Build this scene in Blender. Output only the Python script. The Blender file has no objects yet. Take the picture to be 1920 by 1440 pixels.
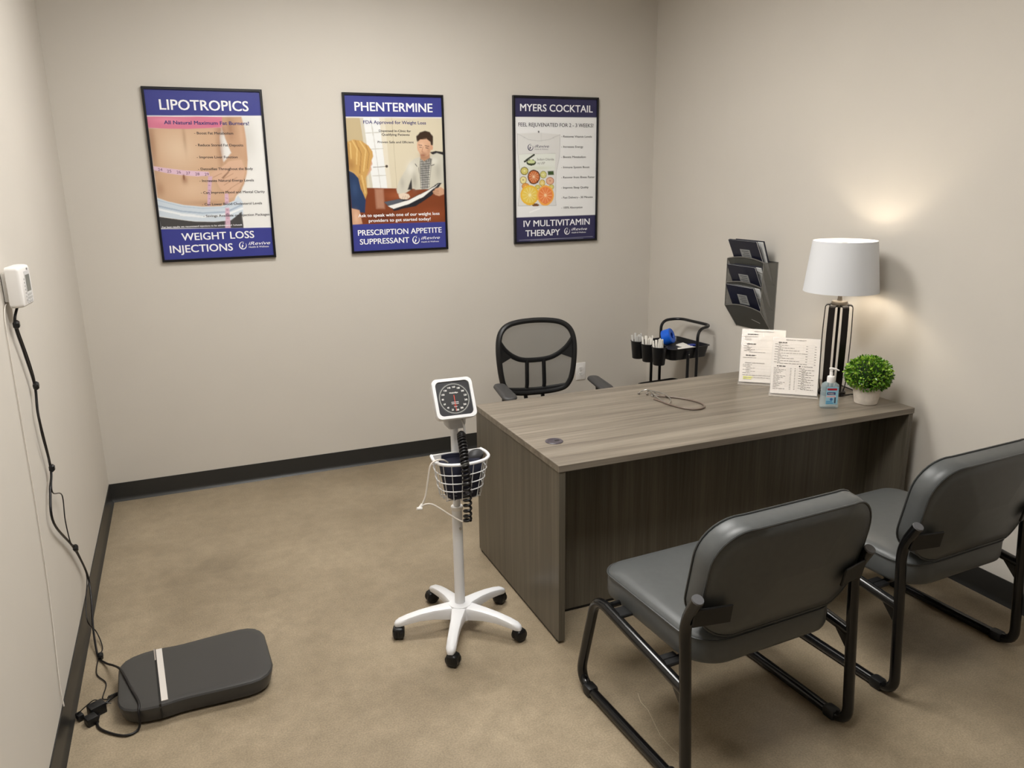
import bpy, bmesh, math, random
import numpy as np
from mathutils import Vector, Matrix
random.seed(7)
PI = math.pi
scene = bpy.context.scene
COL = scene.collection

# ---------------------------------------------------------------- camera
cd = bpy.data.cameras.new('camera'); cam = bpy.data.objects.new('camera', cd); COL.objects.link(cam)
cd.sensor_fit = 'HORIZONTAL'; cd.sensor_width = 36.0; cd.lens = 1468.05 / 1920 * 36; cd.clip_start = 0.02
def cam_matrix(yaw, pitch, roll, loc):
    f = Vector((math.sin(yaw)*math.cos(pitch), math.cos(yaw)*math.cos(pitch), -math.sin(pitch)))
    r = Vector((math.cos(yaw), -math.sin(yaw), 0)); d = f.cross(r)
    r2 = r*math.cos(roll) + d*math.sin(roll); d2 = -r*math.sin(roll) + d*math.cos(roll)
    m = Matrix((r2, -d2, -f)).transposed().to_4x4(); m.translation = loc
    return m
cam.matrix_world = cam_matrix(0.3950, 0.2560, 0.0134, Vector((0, 0, 1.7802)))
scene.camera = cam

# ---------------------------------------------------------------- world, exposure
w = bpy.data.worlds.new('world'); scene.world = w; w.use_nodes = True
w.node_tree.nodes['Background'].inputs[0].default_value = (0.9, 0.93, 1, 1)
w.node_tree.nodes['Background'].inputs[1].default_value = 0.0
vs = scene.view_settings
vs.view_transform = 'Standard'; vs.look = 'None'; vs.gamma = 1.0; vs.use_curve_mapping = False; vs.exposure = 0.0
# ceiling fixtures: centre x, y, size x, size y, strength (built with the ceiling below)
TROFFERS = [(1.0, 3.32, 1.2, 0.6, 25.0), (0.72, 1.50, 1.2, 0.6, 26.0)]
LIGHT_COL = (1.0, 0.985, 0.95)
BULB = 90.0

L, R, D, F, H = -0.5257, 3.075, 4.7948, -3.2, 3.05       # room: left, right, back, front, height

# ---------------------------------------------------------------- helpers
def lin(c):
    return tuple(((x/255)/12.92 if x <= 10 else (((x/255)+0.055)/1.055)**2.4) for x in c)

MATS = {}
def mat(name, rgb, rough=0.5, metal=0.0, spec=0.5, var=0.0, vscale=20, bump=0.0, bscale=200, coat=0.0, emit=None, trans=0.0, ior=1.45, clear=0.0, sheen=0.0):
    if name in MATS: return MATS[name]
    m = bpy.data.materials.new(name); m.use_nodes = True; nt = m.node_tree; N = nt.nodes; K = nt.links
    b = N['Principled BSDF']; out = N['Material Output']
    c = lin(rgb) + (1,)
    b.inputs['Base Color'].default_value = c; b.inputs['Roughness'].default_value = rough; b.inputs['Metallic'].default_value = metal
    b.inputs['Specular IOR Level'].default_value = spec; b.inputs['Coat Weight'].default_value = coat
    b.inputs['Transmission Weight'].default_value = trans; b.inputs['IOR'].default_value = ior
    if sheen: b.inputs['Sheen Weight'].default_value = sheen
    if emit: b.inputs['Emission Color'].default_value = tuple(emit[0]) + (1,); b.inputs['Emission Strength'].default_value = emit[1]
    if var or bump: tc = N.new('ShaderNodeTexCoord')
    if var:
        n = N.new('ShaderNodeTexNoise'); n.inputs['Scale'].default_value = vscale; n.inputs['Detail'].default_value = 4; K.new(tc.outputs['Object'], n.inputs['Vector'])
        r = N.new('ShaderNodeValToRGB'); r.color_ramp.elements[0].position = 0.3; r.color_ramp.elements[1].position = 0.7
        r.color_ramp.elements[0].color = tuple(x*(1-var) for x in c[:3]) + (1,); r.color_ramp.elements[1].color = tuple(min(1, x*(1+var)) for x in c[:3]) + (1,)
        K.new(n.outputs['Fac'], r.inputs['Fac']); K.new(r.outputs['Color'], b.inputs['Base Color'])
    if bump:
        n2 = N.new('ShaderNodeTexNoise'); n2.inputs['Scale'].default_value = bscale; n2.inputs['Detail'].default_value = 3; K.new(tc.outputs['Object'], n2.inputs['Vector'])
        bp = N.new('ShaderNodeBump'); bp.inputs['Strength'].default_value = bump; bp.inputs['Distance'].default_value = 0.002
        K.new(n2.outputs['Fac'], bp.inputs['Height']); K.new(bp.outputs['Normal'], b.inputs['Normal'])
    if clear:
        t = N.new('ShaderNodeBsdfTransparent'); mx = N.new('ShaderNodeMixShader'); mx.inputs[0].default_value = clear
        K.new(b.outputs[0], mx.inputs[1]); K.new(t.outputs[0], mx.inputs[2]); K.new(mx.outputs[0], out.inputs['Surface'])
    MATS[name] = m
    return m

def wood(name, axis, base, dark, light, rough):
    m = bpy.data.materials.new(name); m.use_nodes = True; nt = m.node_tree; N = nt.nodes; K = nt.links; b = N['Principled BSDF']
    tc = N.new('ShaderNodeTexCoord'); mp = N.new('ShaderNodeMapping')
    s = [26.0, 26.0, 26.0]; s[axis] = 0.9; mp.inputs['Scale'].default_value = s
    K.new(tc.outputs['Object'], mp.inputs['Vector'])
    n = N.new('ShaderNodeTexNoise'); n.inputs['Scale'].default_value = 1.0; n.inputs['Detail'].default_value = 6; n.inputs['Roughness'].default_value = 0.62; n.inputs['Distortion'].default_value = 0.25
    K.new(mp.outputs[0], n.inputs['Vector'])
    r = N.new('ShaderNodeValToRGB'); e = r.color_ramp.elements
    e[0].position = 0.28; e[0].color = lin(dark)+(1,); e[1].position = 0.74; e[1].color = lin(light)+(1,); k = e.new(0.5); k.color = lin(base)+(1,)
    K.new(n.outputs['Fac'], r.inputs['Fac']); K.new(r.outputs[0], b.inputs['Base Color'])
    mp2 = N.new('ShaderNodeMapping'); s2 = [150.0]*3; s2[axis] = 3.0; mp2.inputs['Scale'].default_value = s2; K.new(tc.outputs['Object'], mp2.inputs['Vector'])
    n2 = N.new('ShaderNodeTexNoise'); n2.inputs['Scale'].default_value = 1.0; n2.inputs['Detail'].default_value = 3; K.new(mp2.outputs[0], n2.inputs['Vector'])
    mx = N.new('ShaderNodeMix'); mx.data_type = 'RGBA'; mx.blend_type = 'OVERLAY'; mx.inputs[0].default_value = 0.35
    K.new(r.outputs[0], mx.inputs[6]); K.new(n2.outputs['Fac'], mx.inputs[7]); K.new(mx.outputs[2], b.inputs['Base Color'])
    b.inputs['Roughness'].default_value = rough; b.inputs['Specular IOR Level'].default_value = 0.35
    MATS[name] = m
    return m

def fillet(pts, r, n=6):
    pts = [Vector(p) for p in pts]; out = [pts[0]]
    for i in range(1, len(pts)-1):
        ri = r[i] if isinstance(r, (list, tuple)) else r
        a, b, c = pts[i-1], pts[i], pts[i+1]
        u, v = (a-b), (c-b); d = min(ri, u.length*0.49, v.length*0.49)
        p0, p1 = b+u.normalized()*d, b+v.normalized()*d
        for k in range(n+1):
            t = k/n; out.append(p0*(1-t)**2 + b*2*t*(1-t) + p1*t*t)
    out.append(pts[-1])
    return out

def spline(pts, n=8, closed=False):
    P = [Vector(p) for p in pts]; m = len(P); out = []
    for i in range(m if closed else m-1):
        if closed: a, b, c, d = P[i-1], P[i], P[(i+1) % m], P[(i+2) % m]
        else: a, b, c, d = P[max(i-1, 0)], P[i], P[i+1], P[min(i+2, m-1)]
        for k in range(n):
            t = k/n
            out.append(0.5*((2*b) + (c-a)*t + (2*a-5*b+4*c-d)*t*t + (3*b-a-3*c+d)*t**3))
    if not closed: out.append(P[-1])
    return out

def rrect(hw, hh, r, r2=None, n=6):
    r2 = r if r2 is None else r2; out = []
    for cx, cy, rr, a0 in ((hw, -hh, r, -PI/2), (hw, hh, r2, 0), (-hw, hh, r2, PI/2), (-hw, -hh, r, PI)):
        ox, oy = (cx-rr if cx > 0 else cx+rr), (cy-rr if cy > 0 else cy+rr)
        for k in range(n+1):
            a = a0 + PI/2*k/n; out.append((ox+rr*math.cos(a), oy+rr*math.sin(a)))
    return out

class MB:
    def __init__(s): s.v = []; s.f = []
    def add(s, vs, fs):
        o = len(s.v); s.v += [Vector(v) for v in vs]; s.f += [[i+o for i in f] for f in fs]; return s
    def box(s, x0, x1, y0, y1, z0, z1):
        return s.add([(x, y, z) for z in (z0, z1) for y in (y0, y1) for x in (x0, x1)], [(0,2,3,1),(4,5,7,6),(0,1,5,4),(2,6,7,3),(0,4,6,2),(1,3,7,5)])
    def rbox(s, c, size, r=0.004, seg=2, M=None):
        bm = bmesh.new(); bmesh.ops.create_cube(bm, size=1.0)
        for v in bm.verts: v.co = Vector((v.co.x*size[0], v.co.y*size[1], v.co.z*size[2]))
        bmesh.ops.bevel(bm, geom=bm.edges[:], offset=r, segments=seg, profile=0.5, affect='EDGES')
        bm.verts.index_update(); T = Matrix.Translation(c)
        if M is not None: T = T @ M
        s.add([T @ v.co for v in bm.verts], [[v.index for v in f.verts] for f in bm.faces]); bm.free(); return s
    def loft(s, loops, cap0=True, cap1=True, closed=True):
        n = len(loops[0]); vs = [p for l in loops for p in l]; fs = []
        for i in range(len(loops)-1):
            for j in range(n if closed else n-1):
                a, b = i*n+j, i*n+(j+1) % n; fs.append((a, b, b+n, a+n))
        if cap0: fs.append(tuple(range(n-1, -1, -1)))
        if cap1: fs.append(tuple(range((len(loops)-1)*n, len(loops)*n)))
        return s.add(vs, fs)
    def tube(s, pts, r, n=10, closed=False, sx=1.0, sy=1.0, up=None):
        P = [Vector(p) for p in pts]; m = len(P); loops = []
        prev = None
        for i in range(m):
            if closed: t = (P[(i+1) % m]-P[i-1])
            else: t = (P[min(i+1, m-1)]-P[max(i-1, 0)])
            t.normalize()
            if prev is None:
                a = Vector(up) if up else (Vector((0,0,1)) if abs(t.z) < 0.9 else Vector((1,0,0)))
                u = (a - t*a.dot(t)).normalized()
            else: u = (prev - t*prev.dot(t)).normalized()
            prev = u; v = t.cross(u); ri = r[i] if isinstance(r, (list, tuple)) else r
            loops.append([P[i] + u*ri*sx*math.cos(2*PI*k/n) + v*ri*sy*math.sin(2*PI*k/n) for k in range(n)])
        if closed:
            vs = [p for l in loops for p in l]; fs = []
            for i in range(m):
                for j in range(n):
                    a, b = i*n+j, i*n+(j+1) % n; c, d = ((i+1) % m)*n+(j+1) % n, ((i+1) % m)*n+j; fs.append((a, b, c, d))
            return s.add(vs, fs)
        return s.loft(loops)
    def lathe(s, prof, n=32, M=None):
        M = M or Matrix.Identity(4); loops = [[M @ Vector((r*math.cos(2*PI*k/n), r*math.sin(2*PI*k/n), z)) for k in range(n)] for r, z in prof]
        ring = prof[0] == prof[-1]                     # a closed profile is a ring and takes no caps
        return s.loft(loops, not ring and prof[0][0] > 1e-6, not ring and prof[-1][0] > 1e-6)
    def cyl(s, a, b, r, n=16): return s.tube([a, b], r, n)
    def prism(s, poly, fn0, fn1):
        return s.loft([[fn0(*p) for p in poly], [fn1(*p) for p in poly]])
    def ell(s, c, rad, n=16, m=10, M=None):
        M = M or Matrix.Identity(4); c = Vector(c)
        loops = []
        for i in range(m+1):
            a = -PI/2 + PI*i/m; rr = max(math.cos(a), 0.001)
            loops.append([c + M @ Vector((rad[0]*rr*math.cos(2*PI*k/n), rad[1]*rr*math.sin(2*PI*k/n), rad[2]*math.sin(a))) for k in range(n)])
        return s.loft(loops)
    def xf(s, M): s.v = [M @ v for v in s.v]; return s
    def mesh(s, name, m, sm=35):
        me = bpy.data.meshes.new(name); me.from_pydata([tuple(v) for v in s.v], [], s.f); me.update()
        bm = bmesh.new(); bm.from_mesh(me); bmesh.ops.remove_doubles(bm, verts=bm.verts[:], dist=2e-6); bmesh.ops.recalc_face_normals(bm, faces=bm.faces[:])
        lim = math.radians(sm)
        for f in bm.faces: f.smooth = True
        for e in bm.edges:
            if len(e.link_faces) == 2 and e.calc_face_angle(0) > lim: e.smooth = False
        bm.to_mesh(me); bm.free(); me.materials.append(m); return me
    def build(s, name, m, parent=None, sm=35):
        o = bpy.data.objects.new(name, s.mesh(name, m, sm)); COL.objects.link(o)
        if parent: o.parent = parent
        return o

def tag(o, label, cat, group=None, kind=None):
    o['label'] = label; o['category'] = cat
    if group: o['group'] = group
    if kind: o['kind'] = kind
    return o
def thing(name, label, cat, loc=(0,0,0), rz=0.0, group=None):
    o = bpy.data.objects.new(name, None); COL.objects.link(o); o.empty_display_size = 0.1
    o.location = loc; o.rotation_euler = (0, 0, rz); return tag(o, label, cat, group)
def copy_tree(o, parent=None):
    c = o.copy(); COL.objects.link(c)
    if parent: c.parent = parent
    for ch in list(o.children): copy_tree(ch, c)
    return c

def flat_text(name, txt, origin, xdir, ydir, width, cap, m, parent, bold=0.0, shear=0.0):
    """text as a flat mesh: baseline from origin along xdir, fitted to width, capitals cap tall"""
    cu = bpy.data.curves.new(name, 'FONT'); cu.body = txt; cu.size = 1.0; cu.resolution_u = 3; cu.shear = shear; cu.fill_mode = 'FRONT'
    ob = bpy.data.objects.new(name, cu); COL.objects.link(ob)
    me = bpy.data.meshes.new_from_object(ob); bpy.data.objects.remove(ob); bpy.data.curves.remove(cu)
    n = len(me.vertices); co = np.zeros(n*3); me.vertices.foreach_get('co', co); co = co.reshape(-1, 3)
    x0, x1 = co[:,0].min(), co[:,0].max()
    X = np.array(xdir); Yd = np.array(ydir); O = np.array(origin)
    p = O + ((co[:,0]-x0)/(x1-x0)*width)[:,None]*X + (co[:,1]/0.715*cap)[:,None]*Yd
    me.vertices.foreach_set('co', p.ravel()); me.update()
    if bold:                                        # heavier stroke: the letters repeated a hair apart
        pts = []; faces = []; base = [list(f.vertices) for f in me.polygons]
        for i, (dx, dy) in enumerate(((-1, -.5), (1, -.5), (1, .5), (-1, .5))):
            pts.append(p + X*bold*dx*cap*1.1 + Yd*bold*dy*cap*1.1 + np.cross(X, Yd)*i*9e-5); faces += [[v + i*n for v in f] for f in base]
        bpy.data.meshes.remove(me); me = bpy.data.meshes.new(name); me.from_pydata([tuple(v) for v in np.concatenate(pts)], [], faces); me.update()
    me.materials.clear(); me.materials.append(m)
    o = bpy.data.objects.new(name, me); COL.objects.link(o); o.parent = parent
    return o
def ink(col): return mat('ink_%d_%d_%d' % tuple(col), col, 0.45)

# ---------------------------------------------------------------- materials
M_wall = mat('painted_wall', (205, 199, 190), 0.6, spec=0.25, var=0.012, vscale=3, bump=0.06, bscale=420)
M_ceil = mat('ceiling_tile', (222, 220, 214), 0.8, var=0.03, vscale=60)
M_base = mat('vinyl_baseboard', (42, 41, 39), 0.35, var=0.06, vscale=8)
M_white = mat('white_enamel', (228, 228, 230), 0.28)
M_whitepl = mat('white_plastic', (232, 229, 226), 0.35)
M_black = mat('black_gloss_metal', (14, 14, 15), 0.18, spec=0.6)
M_blackpl = mat('black_plastic', (20, 20, 21), 0.45)
M_rubber = mat('black_rubber', (13, 13, 14), 0.4)
M_cable = mat('black_cable', (16, 13, 14), 0.4)
M_vinyl = mat('charcoal_vinyl', (82, 84, 84), 0.36, var=0.05, vscale=40, bump=0.12, bscale=700)
M_vinylb = mat('charcoal_vinyl_piping', (64, 66, 66), 0.36)
M_steel = mat('brushed_steel', (190, 188, 184), 0.28, 1.0)
M_grey = mat('grey_plastic', (150, 149, 148), 0.45)
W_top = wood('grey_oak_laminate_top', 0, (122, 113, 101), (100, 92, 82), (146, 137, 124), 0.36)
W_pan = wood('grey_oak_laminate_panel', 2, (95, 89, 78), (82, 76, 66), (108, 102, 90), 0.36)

def floor_material():
    m = bpy.data.materials.new('polished_concrete'); m.use_nodes = True; N = m.node_tree.nodes; K = m.node_tree.links; b = N['Principled BSDF']
    tc = N.new('ShaderNodeTexCoord')
    def noise(scale, det, rough=0.55, dist=0.0):
        n = N.new('ShaderNodeTexNoise'); n.inputs['Scale'].default_value = scale; n.inputs['Detail'].default_value = det; n.inputs['Roughness'].default_value = rough; n.inputs['Distortion'].default_value = dist
        K.new(tc.outputs['Object'], n.inputs['Vector']); return n
    n1 = noise(1.6, 6, 0.6, 0.4); n2 = noise(14, 6, 0.65); n3 = noise(170, 2)
    r = N.new('ShaderNodeValToRGB'); e = r.color_ramp.elements
    e[0].position = 0.30; e[0].color = lin((137,123,102))+(1,); e[1].position = 0.72; e[1].color = lin((165,150,127))+(1,); K.new(n1.outputs['Fac'], r.inputs['Fac'])
    r2 = N.new('ShaderNodeValToRGB'); r2.color_ramp.elements[0].position = 0.3; r2.color_ramp.elements[1].position = 0.7
    r2.color_ramp.elements[0].color = (0.84,0.84,0.83,1); r2.color_ramp.elements[1].color = (1.08,1.07,1.06,1); K.new(n2.outputs['Fac'], r2.inputs['Fac'])
    mx = N.new('ShaderNodeMix'); mx.data_type = 'RGBA'; mx.blend_type = 'MULTIPLY'; mx.inputs[0].default_value = 1.0; K.new(r.outputs[0], mx.inputs[6]); K.new(r2.outputs[0], mx.inputs[7])
    r3 = N.new('ShaderNodeValToRGB'); r3.color_ramp.elements[0].position = 0.35; r3.color_ramp.elements[1].position = 0.65
    r3.color_ramp.elements[0].color = (0.84,0.84,0.84,1); r3.color_ramp.elements[1].color = (1.12,1.12,1.12,1); K.new(n3.outputs['Fac'], r3.inputs['Fac'])
    mx2 = N.new('ShaderNodeMix'); mx2.data_type = 'RGBA'; mx2.blend_type = 'MULTIPLY'; mx2.inputs[0].default_value = 1.0; K.new(mx.outputs[2], mx2.inputs[6]); K.new(r3.outputs[0], mx2.inputs[7])
    last = mx2.outputs[2]
    nd = noise(9, 3)
    for cx, cy, rx, ry, amt in ((0.0, 3.73, 0.13, 0.10, 0.16), (0.22, 3.34, 0.045, 0.045, 0.12)):      # old stains in the slab
        mp = N.new('ShaderNodeMapping'); mp.inputs['Location'].default_value = (-cx/rx, -cy/ry, 0); mp.inputs['Scale'].default_value = (1/rx, 1/ry, 0); K.new(tc.outputs['Object'], mp.inputs['Vector'])
        ln = N.new('ShaderNodeVectorMath'); ln.operation = 'LENGTH'; K.new(mp.outputs[0], ln.inputs[0])
        ad = N.new('ShaderNodeMath'); ad.operation = 'MULTIPLY_ADD'; ad.inputs[1].default_value = 1.6; K.new(nd.outputs['Fac'], ad.inputs[0]); K.new(ln.outputs['Value'], ad.inputs[2])
        rr = N.new('ShaderNodeMapRange'); rr.inputs[1].default_value = 1.45; rr.inputs[2].default_value = 1.75; rr.inputs[3].default_value = amt; rr.inputs[4].default_value = 0.0; K.new(ad.outputs[0], rr.inputs[0])
        ms = N.new('ShaderNodeMix'); ms.data_type = 'RGBA'; ms.inputs[7].default_value = lin((70,60,48))+(1,); K.new(rr.outputs[0], ms.inputs[0]); K.new(last, ms.inputs[6]); last = ms.outputs[2]
    K.new(last, b.inputs['Base Color'])
    rr = N.new('ShaderNodeMapRange'); rr.inputs[3].default_value = 0.3; rr.inputs[4].default_value = 0.46; K.new(n2.outputs['Fac'], rr.inputs[0]); K.new(rr.outputs[0], b.inputs['Roughness'])
    b.inputs['Specular IOR Level'].default_value = 0.4
    bp = N.new('ShaderNodeBump'); bp.inputs['Strength'].default_value = 0.05; bp.inputs['Distance'].default_value = 0.002; K.new(n2.outputs['Fac'], bp.inputs['Height']); K.new(bp.outputs[0], b.inputs['Normal'])
    return m

# ---------------------------------------------------------------- the room
def struct(name, mb, m, label, cat): return tag(mb.build(name, m), label, cat, kind='structure')
t = 0.1
FLOOR = struct('floor', MB().box(L-t, R+t, F-t, D+t, -t, 0), floor_material(), 'polished tan concrete floor of the office', 'floor')
struct('wall_back', MB().box(L-t, R+t, D, D+t, 0, H), M_wall, 'plain greige wall carrying the three posters', 'wall')
struct('wall_left', MB().box(L-t, L, F, D, 0, H), M_wall, 'greige wall with the white display unit', 'wall')
struct('wall_right', MB().box(R, R+t, F, D, 0, H), M_wall, 'greige wall behind the table lamp', 'wall')
struct('wall_front', MB().box(L-t, R+t, F-t, F, 0, H), M_wall, 'greige wall behind the viewer', 'wall')
struct('ceiling', MB().box(L-t, R+t, F-t, D+t, H, H+t), M_ceil, 'off-white ceiling above the office', 'ceiling')
def baseboard(name, a, b, nrm, label):
    a, b, nrm = Vector(a), Vector(b), Vector(nrm)
    prof = [(0, 0.109), (0.004, 0.109), (0.005, 0.105), (0.005, 0.026), (0.008, 0.014), (0.014, 0.005), (0.017, 0.0), (0, 0)]
    loops = [[p + nrm*d + Vector((0,0,z)) for d, z in prof] for p in (a, b)]
    struct(name, MB().loft(loops), M_base, label, 'baseboard')
baseboard('baseboard_back', (L, D, 0), (R, D, 0), (0,-1,0), 'black vinyl cove baseboard under the posters')
baseboard('baseboard_left', (L, F, 0), (L, D-0.017, 0), (1,0,0), 'black vinyl cove baseboard beside the floor scale')
baseboard('baseboard_right', (R, F, 0), (R, D-0.017, 0), (-1,0,0), 'black vinyl cove baseboard behind the guest chairs')
baseboard('baseboard_front', (L+0.017, F, 0), (R-0.017, F, 0), (0,1,0), 'black vinyl cove baseboard behind the viewer')

CR = [(1.332, 2.067), (1.316, 2.023), (1.316, 1.976), (1.3, 1.914), (1.284, 1.85), (1.284, 1.792), (1.288, 1.753)]      # hairline crack in the slab
cm = MB()
for (x0, y0), (x1, y1) in zip(CR, CR[1:]):
    d = Vector((x1-x0, y1-y0, 0)).normalized(); n = Vector((-d.y, d.x, 0))*0.0011; a, b = Vector((x0, y0, 0.0004)), Vector((x1, y1, 0.0004)); cm.add([a-n, b-n, b+n, a+n], [(0,1,2,3)])
cm.build('hairline_crack', mat('crack_filler', (186,172,148), 0.7), FLOOR)

for i, (cx, cy, sx, sy, st) in enumerate(TROFFERS):
    tr = thing('ceiling_light', 'white ceiling light panel above the floor in front of the desk' if i == 0 else 'white ceiling light panel above the viewer', 'ceiling light', (cx, cy, H))
    fr = MB()
    for x0, x1, y0, y1 in ((-sx/2-0.03, sx/2+0.03, -sy/2-0.03, -sy/2), (-sx/2-0.03, sx/2+0.03, sy/2, sy/2+0.03), (-sx/2-0.03, -sx/2, -sy/2, sy/2), (sx/2, sx/2+0.03, -sy/2, sy/2)): fr.box(x0, x1, y0, y1, -0.016, 0)
    fr.build('frame', M_white, tr)
    MB().box(-sx/2, sx/2, -sy/2, sy/2, -0.008, -0.0005).build('diffuser', mat('lit_diffuser_%d' % i, (240,240,240), 0.5, emit=(LIGHT_COL, st)), tr)
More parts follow.
